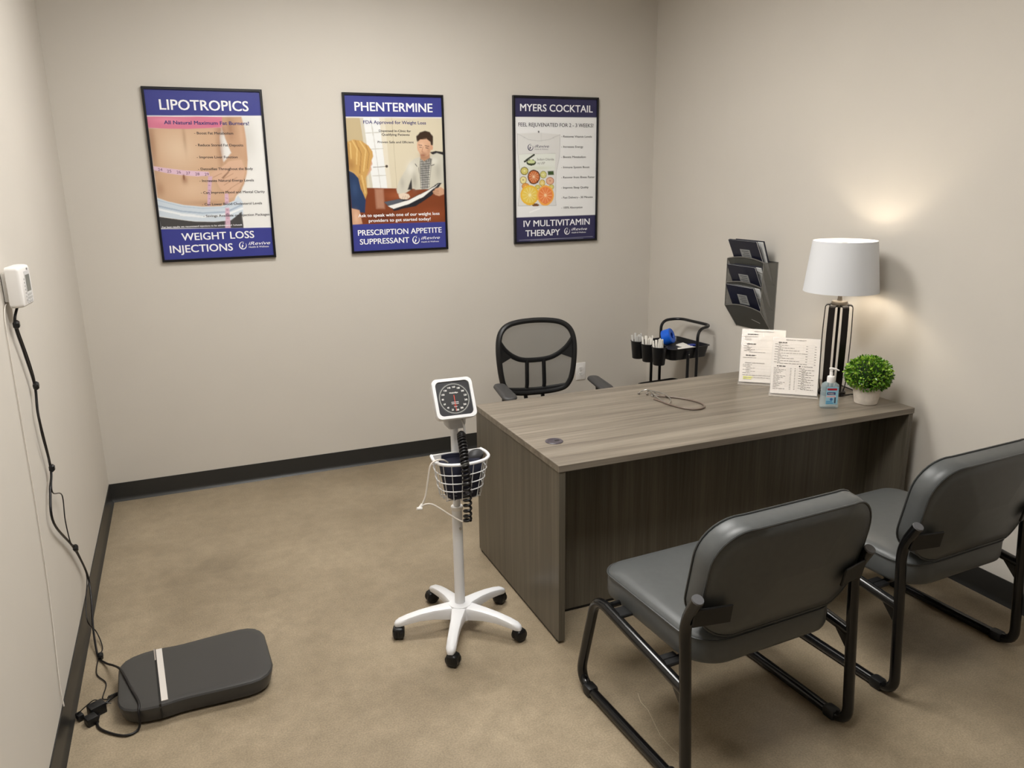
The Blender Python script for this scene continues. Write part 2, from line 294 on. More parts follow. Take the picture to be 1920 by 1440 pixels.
# poster artwork in sheet coordinates (u right, v down)
SHAPES=[[('p',(232,231,228),1,[(0.009,0.164),(0.978,0.15),(0.985,0.811),(0.02,0.797)]),
('s',(200,198,192),0.6,0.842,0.284,0.079,0.124),
('p',(196,158,128),2,[(0.632,0.157),(0.803,0.155),(0.822,0.222),(0.827,0.284),(0.825,0.346),(0.824,0.408),(0.804,0.486),(0.772,0.549),(0.73,0.596),(0.677,0.626),(0.611,0.636),(0.602,0.622),(0.646,0.595),(0.595,0.591),(0.558,0.571),(0.534,0.535),(0.509,0.512),(0.48,0.494),(0.515,0.477),(0.577,0.446),(0.641,0.4),(0.686,0.365),(0.651,0.292),(0.625,0.224)]),
('p',(206,170,140),2,[(0.018,0.23),(0.622,0.22),(0.598,0.277),(0.592,0.346),(0.605,0.408),(0.627,0.454),(0.679,0.533),(0.707,0.596),(0.673,0.647),(0.552,0.68),(0.392,0.68),(0.236,0.667),(0.107,0.644),(0.022,0.62),(0.021,0.451)]),
('s',(226,200,172),0.8,0.246,0.346,0.191,0.124),
('s',(226,196,168),0.6,0.318,0.576,0.169,0.07),
('s',(168,128,100),0.7,0.592,0.346,0.031,0.132),
('s',(165,125,98),0.7,0.034,0.317,0.04,0.155),
('s',(160,118,92),0.6,0.619,0.239,0.045,0.031),
('s',(170,132,104),0.55,0.301,0.279,0.018,0.085),
('s',(160,120,94),0.7,0.609,0.532,0.067,0.054),
('s',(176,138,110),0.5,0.441,0.656,0.225,0.017),
('s',(170,130,102),0.6,0.054,0.573,0.045,0.047),
('s',(222,186,158),0.8,0.742,0.455,0.056,0.054),
('s',(160,118,92),0.7,0.701,0.223,0.034,0.07),
('s',(214,176,148),0.6,0.789,0.253,0.027,0.093),
('p',(214,176,150),2,[(0.48,0.494),(0.515,0.475),(0.588,0.446),(0.661,0.415),(0.767,0.408),(0.793,0.471),(0.759,0.541),(0.704,0.596),(0.665,0.626),(0.611,0.634),(0.605,0.62),(0.652,0.597),(0.594,0.593),(0.558,0.571),(0.532,0.531)]),
('l',(186,146,120),5,[(0.576,0.524),(0.686,0.486)]),
('l',(186,146,120),5,[(0.594,0.555),(0.717,0.509)]),
('l',(186,146,120),5,[(0.606,0.591),(0.736,0.541)]),
('l',(186,146,120),5,[(0.51,0.508),(0.582,0.485)]),
('p',(150,112,90),1.5,[(0.578,0.512),(0.635,0.478),(0.668,0.447),(0.646,0.481),(0.595,0.515)]),
('p',(214,124,150),1,[(0.012,0.163),(0.639,0.156),(0.626,0.218),(0.509,0.225),(0.342,0.231),(0.178,0.231),(0.019,0.227)]),
('s',(205,104,138),0.6,0.558,0.202,0.067,0.023),
('s',(236,150,176),0.6,0.187,0.183,0.135,0.019),
('p',(222,190,208),1,[(0.021,0.439),(0.14,0.452),(0.27,0.465),(0.381,0.47),(0.475,0.475),(0.48,0.498),(0.376,0.501),(0.265,0.495),(0.135,0.482),(0.021,0.462)]),
('p',(208,172,192),1,[(0.466,0.501),(0.502,0.502),(0.487,0.554),(0.454,0.676),(0.431,0.675),(0.452,0.562)]),
('p',(214,178,196),1,[(0.592,0.603),(0.624,0.603),(0.614,0.814),(0.569,0.816),(0.581,0.69)]),
('l',(120,86,110),3,[(0.463,0.531),(0.479,0.531)]),
('l',(120,86,110),3,[(0.461,0.556),(0.475,0.556)]),
('l',(120,86,110),3,[(0.458,0.581),(0.471,0.581)]),
('l',(120,86,110),3,[(0.455,0.606),(0.467,0.606)]),
('l',(120,86,110),3,[(0.452,0.631),(0.464,0.631)]),
('l',(120,86,110),3,[(0.449,0.656),(0.46,0.656)]),
('l',(120,86,110),3,[(0.597,0.63),(0.615,0.631)]),
('l',(120,86,110),3,[(0.595,0.656),(0.612,0.656)]),
('l',(120,86,110),3,[(0.594,0.681),(0.608,0.681)]),
('l',(120,86,110),3,[(0.592,0.706),(0.604,0.707)]),
('l',(120,86,110),3,[(0.591,0.732),(0.6,0.732)]),
('l',(120,86,110),3,[(0.589,0.758),(0.596,0.758)]),
('l',(120,86,110),3,[(0.588,0.783),(0.593,0.783)]),
('e',(140,98,74),2,0.264,0.506,0.01,0.016),
('s',(160,116,90),0.7,0.266,0.521,0.027,0.028),
('p',(206,216,226),1,[(0.019,0.62),(0.107,0.644),(0.236,0.667),(0.392,0.68),(0.552,0.68),(0.673,0.647),(0.711,0.616),(0.742,0.66),(0.734,0.732),(0.621,0.762),(0.481,0.769),(0.311,0.762),(0.2,0.75),(0.018,0.726)]),
('l',(170,186,204),12,[(0.017,0.668),(0.208,0.703),(0.386,0.718),(0.594,0.714),(0.728,0.676)]),
('l',(236,240,244),16,[(0.017,0.688),(0.205,0.722),(0.383,0.737),(0.591,0.731),(0.734,0.696)]),
('l',(180,196,212),6,[(0.019,0.634),(0.213,0.675),(0.39,0.69),(0.574,0.688),(0.696,0.652)]),
('p',(74,72,72),1,[(0.016,0.729),(0.2,0.752),(0.31,0.764),(0.481,0.77),(0.621,0.764),(0.725,0.716),(0.727,0.813),(0.02,0.798)]),
('p',(214,178,196),1,[(0.583,0.69),(0.62,0.69),(0.614,0.814),(0.569,0.816)]),
('l',(120,86,110),3,[(0.591,0.702),(0.609,0.702)]),
('l',(120,86,110),3,[(0.59,0.726),(0.606,0.726)]),
('l',(120,86,110),3,[(0.588,0.75),(0.602,0.75)]),
('l',(120,86,110),3,[(0.587,0.774),(0.599,0.774)]),
('l',(120,86,110),3,[(0.586,0.798),(0.595,0.798)]),
('p',(62,66,140),1,[(-0.032,-0.017),(1.05,-0.039),(0.981,0.148),(0.008,0.158)]),
('l',(240,240,244),4,[(0.009,0.162),(0.982,0.153)]),
('p',(62,66,140),1,[(0.017,0.803),(0.99,0.816),(1.098,1.081),(-0.072,1.039)]),
('l',(240,240,244),4,[(0.727,0.811),(0.991,0.812)])],
[('p',(214,204,180),1,[(0.006,0.15),(1.004,0.139),(0.992,0.836),(0.011,0.814)]),
('p',(192,174,138),2,[(0.006,0.15),(0.158,0.149),(0.209,0.37),(0.189,0.592),(0.009,0.59)]),
('p',(204,198,182),1,[(0.156,0.149),(0.191,0.148),(0.252,0.588),(0.223,0.588)]),
('p',(230,231,230),1,[(0.189,0.148),(0.348,0.147),(0.396,0.59),(0.25,0.588)]),
('p',(222,214,196),1,[(0.348,0.147),(0.402,0.146),(0.433,0.59),(0.394,0.59)]),
('l',(196,194,186),6,[(0.2,0.244),(0.362,0.237)]),
('l',(196,194,186),6,[(0.215,0.342),(0.371,0.337)]),
('l',(196,194,186),6,[(0.251,0.508),(0.385,0.505)]),
('l',(204,202,196),6,[(0.265,0.147),(0.325,0.589)]),
('l',(120,114,104),5,[(0.264,0.453),(0.398,0.448)]),
('e',(70,62,52),1,0.398,0.447,0.014,0.009),
('l',(190,178,150),4,[(0.469,0.145),(0.489,0.591)]),
('p',(126,64,36),1,[(-0.002,0.583),(0.19,0.581),(0.992,0.6),(0.992,0.84),(0.023,0.818)]),
('p',(176,128,104),4,[(0.268,0.589),(0.35,0.589),(0.355,0.719),(0.273,0.717)]),
('s',(160,90,58),0.8,0.505,0.634,0.138,0.031),
('s',(150,78,46),0.8,0.84,0.759,0.15,0.038),
('s',(96,44,26),0.8,0.319,0.773,0.15,0.031),
('p',(44,41,44),1,[(0.845,0.361),(0.903,0.352),(0.992,0.359),(0.989,0.41),(0.9,0.39)]),
('p',(204,200,186),1.5,[(0.742,0.39),(0.684,0.401),(0.619,0.432),(0.565,0.494),(0.511,0.548),(0.483,0.595),(0.491,0.62),(0.542,0.632),(0.633,0.596),(0.641,0.581),(0.683,0.599),(0.85,0.593),(0.988,0.56),(0.991,0.38),(0.915,0.365),(0.85,0.382)]),
('s',(226,223,212),0.8,0.642,0.463,0.05,0.046),
('s',(160,156,144),0.7,0.674,0.542,0.03,0.053),
('s',(166,162,150),0.6,0.921,0.481,0.037,0.061),
('s',(170,166,154),0.6,0.548,0.556,0.025,0.038),
('s',(224,221,210),0.7,0.886,0.417,0.045,0.023),
('p',(54,52,52),1.5,[(0.643,0.527),(0.595,0.598),(0.645,0.598)]),
('p',(112,110,106),1,[(0.741,0.402),(0.774,0.419),(0.839,0.396),(0.864,0.405),(0.834,0.472),(0.814,0.592),(0.74,0.599),(0.734,0.48)]),
('l',(222,220,214),4,[(0.749,0.411),(0.742,0.594)]),
('l',(222,220,214),4,[(0.767,0.411),(0.756,0.594)]),
('l',(222,220,214),4,[(0.784,0.411),(0.77,0.594)]),
('l',(222,220,214),4,[(0.802,0.411),(0.784,0.594)]),
('l',(222,220,214),4,[(0.82,0.411),(0.798,0.594)]),
('l',(222,220,214),4,[(0.838,0.411),(0.812,0.595)]),
('l',(40,40,42),4,[(0.741,0.421),(0.841,0.416)]),
('l',(40,40,42),4,[(0.74,0.436),(0.84,0.431)]),
('l',(40,40,42),4,[(0.739,0.451),(0.84,0.446)]),
('l',(40,40,42),4,[(0.738,0.465),(0.839,0.46)]),
('l',(40,40,42),4,[(0.737,0.48),(0.838,0.475)]),
('l',(40,40,42),4,[(0.736,0.495),(0.837,0.49)]),
('l',(40,40,42),4,[(0.735,0.51),(0.836,0.505)]),
('l',(40,40,42),4,[(0.734,0.525),(0.835,0.52)]),
('l',(40,40,42),4,[(0.733,0.54),(0.834,0.535)]),
('l',(40,40,42),4,[(0.732,0.555),(0.833,0.55)]),
('l',(40,40,42),4,[(0.731,0.57),(0.832,0.565)]),
('l',(40,40,42),4,[(0.73,0.585),(0.831,0.58)]),
('l',(150,146,136),5,[(0.741,0.402),(0.724,0.464),(0.737,0.59)]),
('l',(150,146,136),5,[(0.864,0.402),(0.851,0.464),(0.819,0.589)]),
('l',(70,68,66),6,[(0.688,0.433),(0.706,0.448)]),
('l',(70,68,66),6,[(0.856,0.446),(0.882,0.437)]),
('p',(184,138,108),1,[(0.744,0.369),(0.841,0.364),(0.844,0.396),(0.779,0.419),(0.742,0.402)]),
('e',(214,170,140),1.5,0.788,0.323,0.072,0.067),
('s',(156,112,86),0.8,0.779,0.38,0.045,0.021),
('s',(180,134,106),0.6,0.834,0.347,0.022,0.038),
('s',(230,192,164),0.7,0.763,0.316,0.03,0.023),
('p',(60,43,33),1.5,[(0.718,0.293),(0.711,0.263),(0.746,0.236),(0.803,0.225),(0.853,0.233),(0.881,0.262),(0.877,0.308),(0.863,0.332),(0.855,0.293),(0.818,0.275),(0.749,0.278)]),
('e',(206,158,128),1,0.864,0.33,0.011,0.017),
('l',(58,42,34),5,[(0.73,0.313),(0.763,0.316)]),
('l',(58,42,34),5,[(0.797,0.318),(0.838,0.322)]),
('l',(52,38,34),5,[(0.737,0.327),(0.758,0.329)]),
('l',(52,38,34),5,[(0.802,0.332),(0.827,0.334)]),
('l',(176,126,98),5,[(0.775,0.324),(0.76,0.355),(0.775,0.36)]),
('l',(150,84,72),5,[(0.746,0.378),(0.784,0.381)]),
('p',(226,206,186),1.5,[(0.5,0.626),(0.556,0.618),(0.605,0.628),(0.619,0.645),(0.584,0.663),(0.54,0.665),(0.51,0.65)]),
('l',(170,140,118),3,[(0.54,0.658),(0.552,0.639)]),
('l',(170,140,118),3,[(0.563,0.659),(0.572,0.639)]),
('l',(170,140,118),3,[(0.585,0.659),(0.592,0.639)]),
('p',(40,40,46),1,[(0.35,0.677),(0.447,0.733),(0.676,0.708),(0.847,0.639),(0.958,0.56),(0.916,0.56),(0.797,0.606),(0.603,0.663),(0.503,0.658)]),
('p',(88,92,102),1,[(0.352,0.676),(0.503,0.658),(0.552,0.67),(0.397,0.704)]),
('p',(236,234,230),1,[(0.391,0.703),(0.442,0.722),(0.601,0.693),(0.756,0.647),(0.926,0.565),(0.81,0.605),(0.603,0.667)]),
('p',(204,158,128),1.5,[(0.859,0.615),(0.888,0.593),(0.947,0.584),(0.981,0.6),(0.98,0.632),(0.924,0.644),(0.879,0.635)]),
('l',(158,112,86),4,[(0.868,0.609),(0.92,0.606)]),
('l',(158,112,86),4,[(0.867,0.619),(0.919,0.616)]),
('l',(158,112,86),4,[(0.867,0.629),(0.919,0.627)]),
('p',(208,164,136),1.5,[(0.24,0.393),(0.259,0.431),(0.243,0.446),(0.246,0.469),(0.199,0.509),(0.171,0.492),(0.189,0.431)]),
('p',(42,60,94),1.5,[(0.015,0.472),(0.113,0.503),(0.144,0.576),(0.168,0.661),(0.153,0.74),(0.026,0.725)]),
('s',(60,82,120),0.7,0.069,0.59,0.037,0.053),
('p',(206,160,130),1.5,[(0.023,0.711),(0.104,0.725),(0.125,0.81),(0.023,0.818)]),
('s',(226,186,158),0.7,0.064,0.768,0.025,0.038),
('p',(198,156,92),1.5,[(0.017,0.297),(0.087,0.281),(0.157,0.288),(0.226,0.318),(0.265,0.355),(0.27,0.387),(0.248,0.416),(0.221,0.469),(0.181,0.522),(0.189,0.615),(0.166,0.652),(0.131,0.591),(0.113,0.522),(0.056,0.48),(0.016,0.47)]),
('l',(216,182,118),12,[(0.074,0.288),(0.116,0.34),(0.102,0.431)]),
('l',(216,182,118),12,[(0.145,0.292),(0.199,0.348),(0.163,0.476)]),
('l',(216,182,118),12,[(0.142,0.507),(0.168,0.614)]),
('l',(216,182,118),12,[(0.049,0.303),(0.052,0.4)]),
('l',(172,130,74),8,[(0.104,0.288),(0.149,0.37),(0.126,0.491)]),
('l',(172,130,74),8,[(0.202,0.318),(0.23,0.37),(0.201,0.461)]),
('l',(172,130,74),8,[(0.037,0.311),(0.022,0.461)]),
('l',(172,130,74),8,[(0.118,0.51),(0.151,0.607)]),
('s',(150,106,60),0.6,0.048,0.438,0.045,0.038),
('p',(62,66,140),1,[(-0.033,-0.024),(1.052,-0.045),(0.984,0.137),(0.018,0.144)]),
('p',(62,66,140),1,[(0.021,0.814),(0.983,0.817),(1.047,1.069),(-0.036,1.049)]),
('l',(240,240,244),3,[(0.02,0.149),(0.984,0.14)])],
[('p',(236,236,236),1,[(-0.006,0.138),(1.002,0.127),(1.006,0.835),(-0.006,0.815)]),
('p',(224,223,221),2,[(0.05,0.25),(0.293,0.242),(0.545,0.255),(0.538,0.403),(0.497,0.512),(0.489,0.703),(0.498,0.739),(0.048,0.735),(0.071,0.619),(0.073,0.51),(0.052,0.387)]),
('l',(188,187,186),4,[(0.05,0.25),(0.052,0.387),(0.073,0.51),(0.071,0.619),(0.048,0.735),(0.498,0.739),(0.489,0.703),(0.497,0.512),(0.538,0.403),(0.545,0.255)]),
('l',(200,199,198),5,[(0.057,0.254),(0.174,0.287),(0.293,0.296),(0.413,0.286),(0.541,0.256)]),
('l',(204,203,202),4,[(0.32,0.245),(0.319,0.302)]),
('e',(90,88,90),1,0.29,0.237,0.009,0.007),
('p',(230,233,226),1,[(0.065,0.387),(0.489,0.381),(0.481,0.497),(0.073,0.494)]),
('s',(206,212,190),0.6,0.278,0.48,0.176,0.015),
('l',(196,196,190),3,[(0.065,0.387),(0.489,0.381)]),
('e',(104,92,44),1,0.125,0.499,0.045,0.028),
('e',(206,194,96),1,0.125,0.499,0.037,0.023),
('l',(232,226,170),3,[(0.13,0.499),(0.157,0.499)]),
('l',(232,226,170),3,[(0.129,0.501),(0.147,0.513)]),
('l',(232,226,170),3,[(0.125,0.502),(0.125,0.519)]),
('l',(232,226,170),3,[(0.121,0.501),(0.102,0.513)]),
('l',(232,226,170),3,[(0.12,0.499),(0.093,0.498)]),
('l',(232,226,170),3,[(0.121,0.496),(0.102,0.484)]),
('l',(232,226,170),3,[(0.125,0.495),(0.125,0.478)]),
('l',(232,226,170),3,[(0.129,0.496),(0.148,0.484)]),
('e',(232,226,170),1,0.125,0.499,0.007,0.004),
('e',(150,148,70),1,0.345,0.526,0.041,0.026),
('e',(210,204,120),1,0.345,0.526,0.034,0.022),
('l',(236,232,190),3,[(0.35,0.526),(0.375,0.526)]),
('l',(236,232,190),3,[(0.348,0.528),(0.366,0.54)]),
('l',(236,232,190),3,[(0.345,0.529),(0.345,0.545)]),
('l',(236,232,190),3,[(0.342,0.528),(0.324,0.539)]),
('l',(236,232,190),3,[(0.34,0.526),(0.315,0.525)]),
('l',(236,232,190),3,[(0.342,0.523),(0.324,0.512)]),
('l',(236,232,190),3,[(0.345,0.522),(0.345,0.506)]),
('l',(236,232,190),3,[(0.348,0.523),(0.366,0.512)]),
('e',(236,232,190),1,0.345,0.526,0.006,0.004),
('e',(150,120,60),1,0.111,0.561,0.038,0.025),
('e',(232,222,160),1,0.111,0.561,0.032,0.021),
('e',(70,54,40),1,0.111,0.561,0.006,0.004),
('e',(170,140,60),1,0.331,0.582,0.036,0.022),
('e',(224,196,100),1,0.331,0.582,0.031,0.018),
('l',(240,226,170),3,[(0.336,0.582),(0.358,0.582)]),
('l',(240,226,170),3,[(0.334,0.584),(0.35,0.594)]),
('l',(240,226,170),3,[(0.331,0.585),(0.331,0.599)]),
('l',(240,226,170),3,[(0.328,0.584),(0.312,0.594)]),
('l',(240,226,170),3,[(0.327,0.582),(0.304,0.582)]),
('l',(240,226,170),3,[(0.328,0.58),(0.312,0.57)]),
('l',(240,226,170),3,[(0.331,0.58),(0.331,0.566)]),
('l',(240,226,170),3,[(0.334,0.58),(0.35,0.571)]),
('e',(240,226,170),1,0.331,0.582,0.006,0.003),
('e',(182,104,84),1,0.424,0.569,0.046,0.025),
('e',(228,180,150),1,0.424,0.569,0.039,0.021),
('e',(196,120,96),1,0.424,0.569,0.007,0.004),
('e',(190,120,50),1,0.137,0.602,0.043,0.023),
('e',(226,160,80),1,0.137,0.602,0.036,0.019),
('e',(240,210,150),1,0.137,0.602,0.007,0.004),
('e',(170,150,60),1,0.277,0.608,0.03,0.015),
('e',(216,200,100),1,0.277,0.608,0.025,0.013),
('e',(240,230,170),1,0.277,0.608,0.005,0.002),
('e',(160,150,60),1,0.44,0.61,0.03,0.018),
('e',(216,206,120),1,0.44,0.61,0.025,0.016),
('e',(240,230,170),1,0.44,0.61,0.005,0.003),
('p',(62,84,46),1.5,[(0.399,0.502),(0.464,0.5),(0.47,0.528),(0.402,0.529)]),
('e',(96,52,34),1,0.233,0.54,0.073,0.049),
('e',(206,112,58),1,0.233,0.54,0.061,0.041),
('l',(240,206,170),3,[(0.242,0.54),(0.287,0.54)]),
('l',(240,206,170),3,[(0.241,0.543),(0.28,0.559)]),
('l',(240,206,170),3,[(0.238,0.545),(0.26,0.572)]),
('l',(240,206,170),3,[(0.233,0.546),(0.233,0.577)]),
('l',(240,206,170),3,[(0.229,0.545),(0.206,0.572)]),
('l',(240,206,170),3,[(0.226,0.543),(0.187,0.558)]),
('l',(240,206,170),3,[(0.225,0.54),(0.18,0.539)]),
('l',(240,206,170),3,[(0.226,0.537),(0.187,0.521)]),
('l',(240,206,170),3,[(0.229,0.535),(0.207,0.508)]),
('l',(240,206,170),3,[(0.233,0.534),(0.234,0.503)]),
('l',(240,206,170),3,[(0.238,0.535),(0.26,0.508)]),
('l',(240,206,170),3,[(0.241,0.537),(0.28,0.522)]),
('e',(240,206,170),1,0.233,0.54,0.012,0.008),
('e',(120,80,50),1,0.252,0.733,0.041,0.009),
('e',(240,190,60),1,0.185,0.664,0.108,0.069),
('e',(238,206,92),1,0.185,0.664,0.091,0.058),
('l',(250,236,180),3,[(0.198,0.664),(0.265,0.665)]),
('l',(250,236,180),3,[(0.196,0.669),(0.254,0.691)]),
('l',(250,236,180),3,[(0.192,0.672),(0.224,0.71)]),
('l',(250,236,180),3,[(0.185,0.673),(0.185,0.717)]),
('l',(250,236,180),3,[(0.179,0.672),(0.145,0.709)]),
('l',(250,236,180),3,[(0.174,0.668),(0.116,0.69)]),
('l',(250,236,180),3,[(0.172,0.664),(0.106,0.663)]),
('l',(250,236,180),3,[(0.174,0.66),(0.117,0.637)]),
('l',(250,236,180),3,[(0.179,0.657),(0.146,0.618)]),
('l',(250,236,180),3,[(0.185,0.656),(0.186,0.612)]),
('l',(250,236,180),3,[(0.192,0.657),(0.225,0.619)]),
('l',(250,236,180),3,[(0.196,0.66),(0.254,0.639)]),
('e',(250,236,180),1,0.185,0.664,0.017,0.011),
('e',(246,176,84),1,0.369,0.668,0.1,0.071),
('e',(238,134,74),1,0.369,0.668,0.084,0.059),
('l',(252,208,160),3,[(0.381,0.668),(0.444,0.669)]),
('l',(252,208,160),3,[(0.379,0.673),(0.434,0.696)]),
('l',(252,208,160),3,[(0.375,0.676),(0.406,0.716)]),
('l',(252,208,160),3,[(0.369,0.677),(0.369,0.722)]),
('l',(252,208,160),3,[(0.363,0.676),(0.331,0.715)]),
('l',(252,208,160),3,[(0.358,0.672),(0.304,0.694)]),
('l',(252,208,160),3,[(0.357,0.668),(0.295,0.667)]),
('l',(252,208,160),3,[(0.358,0.664),(0.305,0.64)]),
('l',(252,208,160),3,[(0.363,0.66),(0.332,0.621)]),
('l',(252,208,160),3,[(0.369,0.659),(0.369,0.614)]),
('l',(252,208,160),3,[(0.375,0.661),(0.406,0.622)]),
('l',(252,208,160),3,[(0.379,0.664),(0.434,0.642)]),
('e',(252,208,160),1,0.369,0.668,0.016,0.011),
('l',(40,44,30),16,[(0.13,0.434),(0.239,0.391)]),
('e',(52,62,36),1,0.205,0.442,0.057,0.02),
('e',(206,216,160),1,0.205,0.436,0.046,0.012),
('l',(250,250,250),12,[(0.184,0.783),(0.3,0.758)]),
('p',(52,50,86),1,[(-0.053,-0.031),(1.067,-0.052),(0.985,0.133),(0.017,0.139)]),
('p',(52,50,86),1,[(0.017,0.817),(0.982,0.816),(1.1,1.064),(-0.038,1.038)]),
('l',(190,190,204),3,[(0.057,0.978),(0.951,0.974)]),
('l',(170,170,190),2,[(0.192,0.986),(0.836,0.984)])]]
TEXTS=[[('title_text','LIPOTROPICS',(0.132,0.126),(0.871,0.123),0.0581,(245,245,248),0.02,0),('heading_text','All Natural Maximum Fat Burners!',(0.152,0.208),(0.863,0.202),0.0209,(52,50,112),0.03,0),('bullet_text','- Boost Fat Metabolism',(0.389,0.261),(0.719,0.259),0.0147,(46,42,46),0.02,0),('bullet_text','- Reduce Stored Fat Deposits',(0.389,0.329),(0.796,0.327),0.0147,(46,42,46),0.02,0),('bullet_text','- Improve Liver Function',(0.389,0.397),(0.737,0.397),0.0147,(46,42,46),0.02,0),('bullet_text','- Detoxifies Throughout the Body',(0.389,0.465),(0.861,0.466),0.0147,(46,42,46),0.02,0),('bullet_text','- Increases Natural Energy Levels',(0.389,0.533),(0.86,0.534),0.0147,(46,42,46),0.02,0),('bullet_text','- Can Improve Mood and Mental Clarity',(0.39,0.602),(0.948,0.604),0.0147,(46,42,46),0.02,0),('bullet_text','- Can Lower Blood Cholesterol Levels',(0.39,0.671),(0.914,0.673),0.0147,(46,42,46),0.02,0),('bullet_text','- Savings Available on Injection Packages',(0.39,0.74),(0.972,0.742),0.0147,(46,42,46),0.02,0),('note_text','For best results we recommend injections to be administered 1x/week',(0.033,0.797),(0.719,0.798),0.0101,(245,245,248),0.02,0),('subtitle_text','WEIGHT LOSS',(0.185,0.874),(0.816,0.876),0.0442,(245,245,248),0.02,0),('subtitle_text','INJECTIONS',(0.075,0.948),(0.615,0.946),0.045,(245,245,248),0.02,0),('logo_text','iRevive',(0.758,0.92),(0.956,0.917),0.0209,(245,245,248),0.01,0.3),('logo_text','Health & Wellness',(0.76,0.936),(0.94,0.936),0.0109,(245,245,248),0.01,0),('tape_number','24',(0.057,0.468),(0.092,0.468),0.0163,(96,66,88),0.0,0),('tape_number','25',(0.129,0.477),(0.164,0.477),0.0163,(96,66,88),0.0,0),('tape_number','26',(0.207,0.483),(0.242,0.484),0.0163,(96,66,88),0.0,0),('tape_number','27',(0.284,0.489),(0.319,0.489),0.0163,(96,66,88),0.0,0),('tape_number','28',(0.36,0.494),(0.396,0.495),0.0163,(96,66,88),0.0,0),('tape_number','29',(0.439,0.497),(0.475,0.497),0.0163,(96,66,88),0.0,0)],
[('title_text','PHENTERMINE',(0.115,0.109),(0.886,0.107),0.055,(245,245,248),0.022,0),('heading_text','FDA Approved for Weight Loss',(0.19,0.187),(0.814,0.183),0.0206,(52,50,112),0.02,0),('bullet_text','Dispensed In-Clinic for',(0.337,0.235),(0.658,0.233),0.0137,(46,42,46),0.02,0),('bullet_text','Qualifying Patients',(0.363,0.258),(0.641,0.256),0.0137,(46,42,46),0.02,0),('bullet_text','Proven Safe and Efficient',(0.32,0.304),(0.681,0.303),0.0137,(46,42,46),0.02,0),('call_text','Ask to speak with one of our weight loss',(0.086,0.766),(0.921,0.77),0.0206,(245,245,248),0.025,0),('call_text','providers to get started today!',(0.188,0.8),(0.824,0.804),0.0206,(245,245,248),0.025,0),('subtitle_text','PRESCRIPTION APPETITE',(0.073,0.884),(0.937,0.888),0.0366,(245,245,248),0.02,0),('subtitle_text','SUPPRESSANT',(0.087,0.943),(0.589,0.946),0.0366,(245,245,248),0.02,0),('logo_text','iRevive',(0.715,0.929),(0.917,0.927),0.0198,(245,245,248),0.01,0.3),('logo_text','Health & Wellness',(0.717,0.949),(0.904,0.949),0.0099,(245,245,248),0.01,0)],
[('title_text','MYERS COCKTAIL',(0.083,0.103),(0.931,0.098),0.0477,(245,245,248),0.02,0),('heading_text','FEEL REJUVENATED FOR 2 - 3 WEEKS!',(0.061,0.203),(0.941,0.2),0.0254,(50,48,60),0.01,0),('bullet_text','- Restores Vitamin Levels',(0.558,0.273),(0.924,0.272),0.0146,(46,42,46),0.012,0),('bullet_text','- Increases Energy',(0.558,0.342),(0.82,0.342),0.0146,(46,42,46),0.012,0),('bullet_text','- Boosts Metabolism',(0.558,0.412),(0.854,0.412),0.0146,(46,42,46),0.012,0),('bullet_text','- Immune System Boost',(0.559,0.482),(0.9,0.483),0.0146,(46,42,46),0.012,0),('bullet_text','- Recover from Illness Faster',(0.559,0.552),(0.967,0.553),0.0146,(46,42,46),0.012,0),('bullet_text','- Improve Sleep Quality',(0.56,0.623),(0.891,0.625),0.0146,(46,42,46),0.012,0),('bullet_text','- Fast Delivery - 30 Minutes',(0.56,0.693),(0.945,0.694),0.0146,(46,42,46),0.012,0),('bullet_text','- 100% Absorption',(0.56,0.764),(0.818,0.765),0.0146,(46,42,46),0.012,0),('subtitle_text','IV MULTIVITAMIN',(0.11,0.883),(0.91,0.884),0.0446,(245,245,248),0.02,0),('subtitle_text','THERAPY',(0.132,0.952),(0.544,0.95),0.0446,(245,245,248),0.02,0),('logo_text','iRevive',(0.682,0.924),(0.878,0.921),0.02,(245,245,248),0.01,0.3),('logo_text','Health & Wellness',(0.688,0.943),(0.864,0.942),0.01,(245,245,248),0.01,0),('bag_text','iRevive',(0.243,0.345),(0.413,0.338),0.0192,(58,56,84),0.0,0.3),('bag_text','Health & Wellness',(0.246,0.358),(0.402,0.354),0.0077,(110,108,120),0,0),('bag_text','Sodium Chloride',(0.272,0.424),(0.47,0.432),0.0154,(110,108,104),0,0),('bag_text','inj USP',(0.276,0.452),(0.364,0.455),0.0154,(110,108,104),0,0)]]
LOGOS=[[((0.707,0.92),0.036,(245,245,248))],[((0.661,0.93),0.04,(245,245,248))],[((0.631,0.926),0.037,(245,245,248)),((0.196,0.341),0.034,(50,48,80))]]
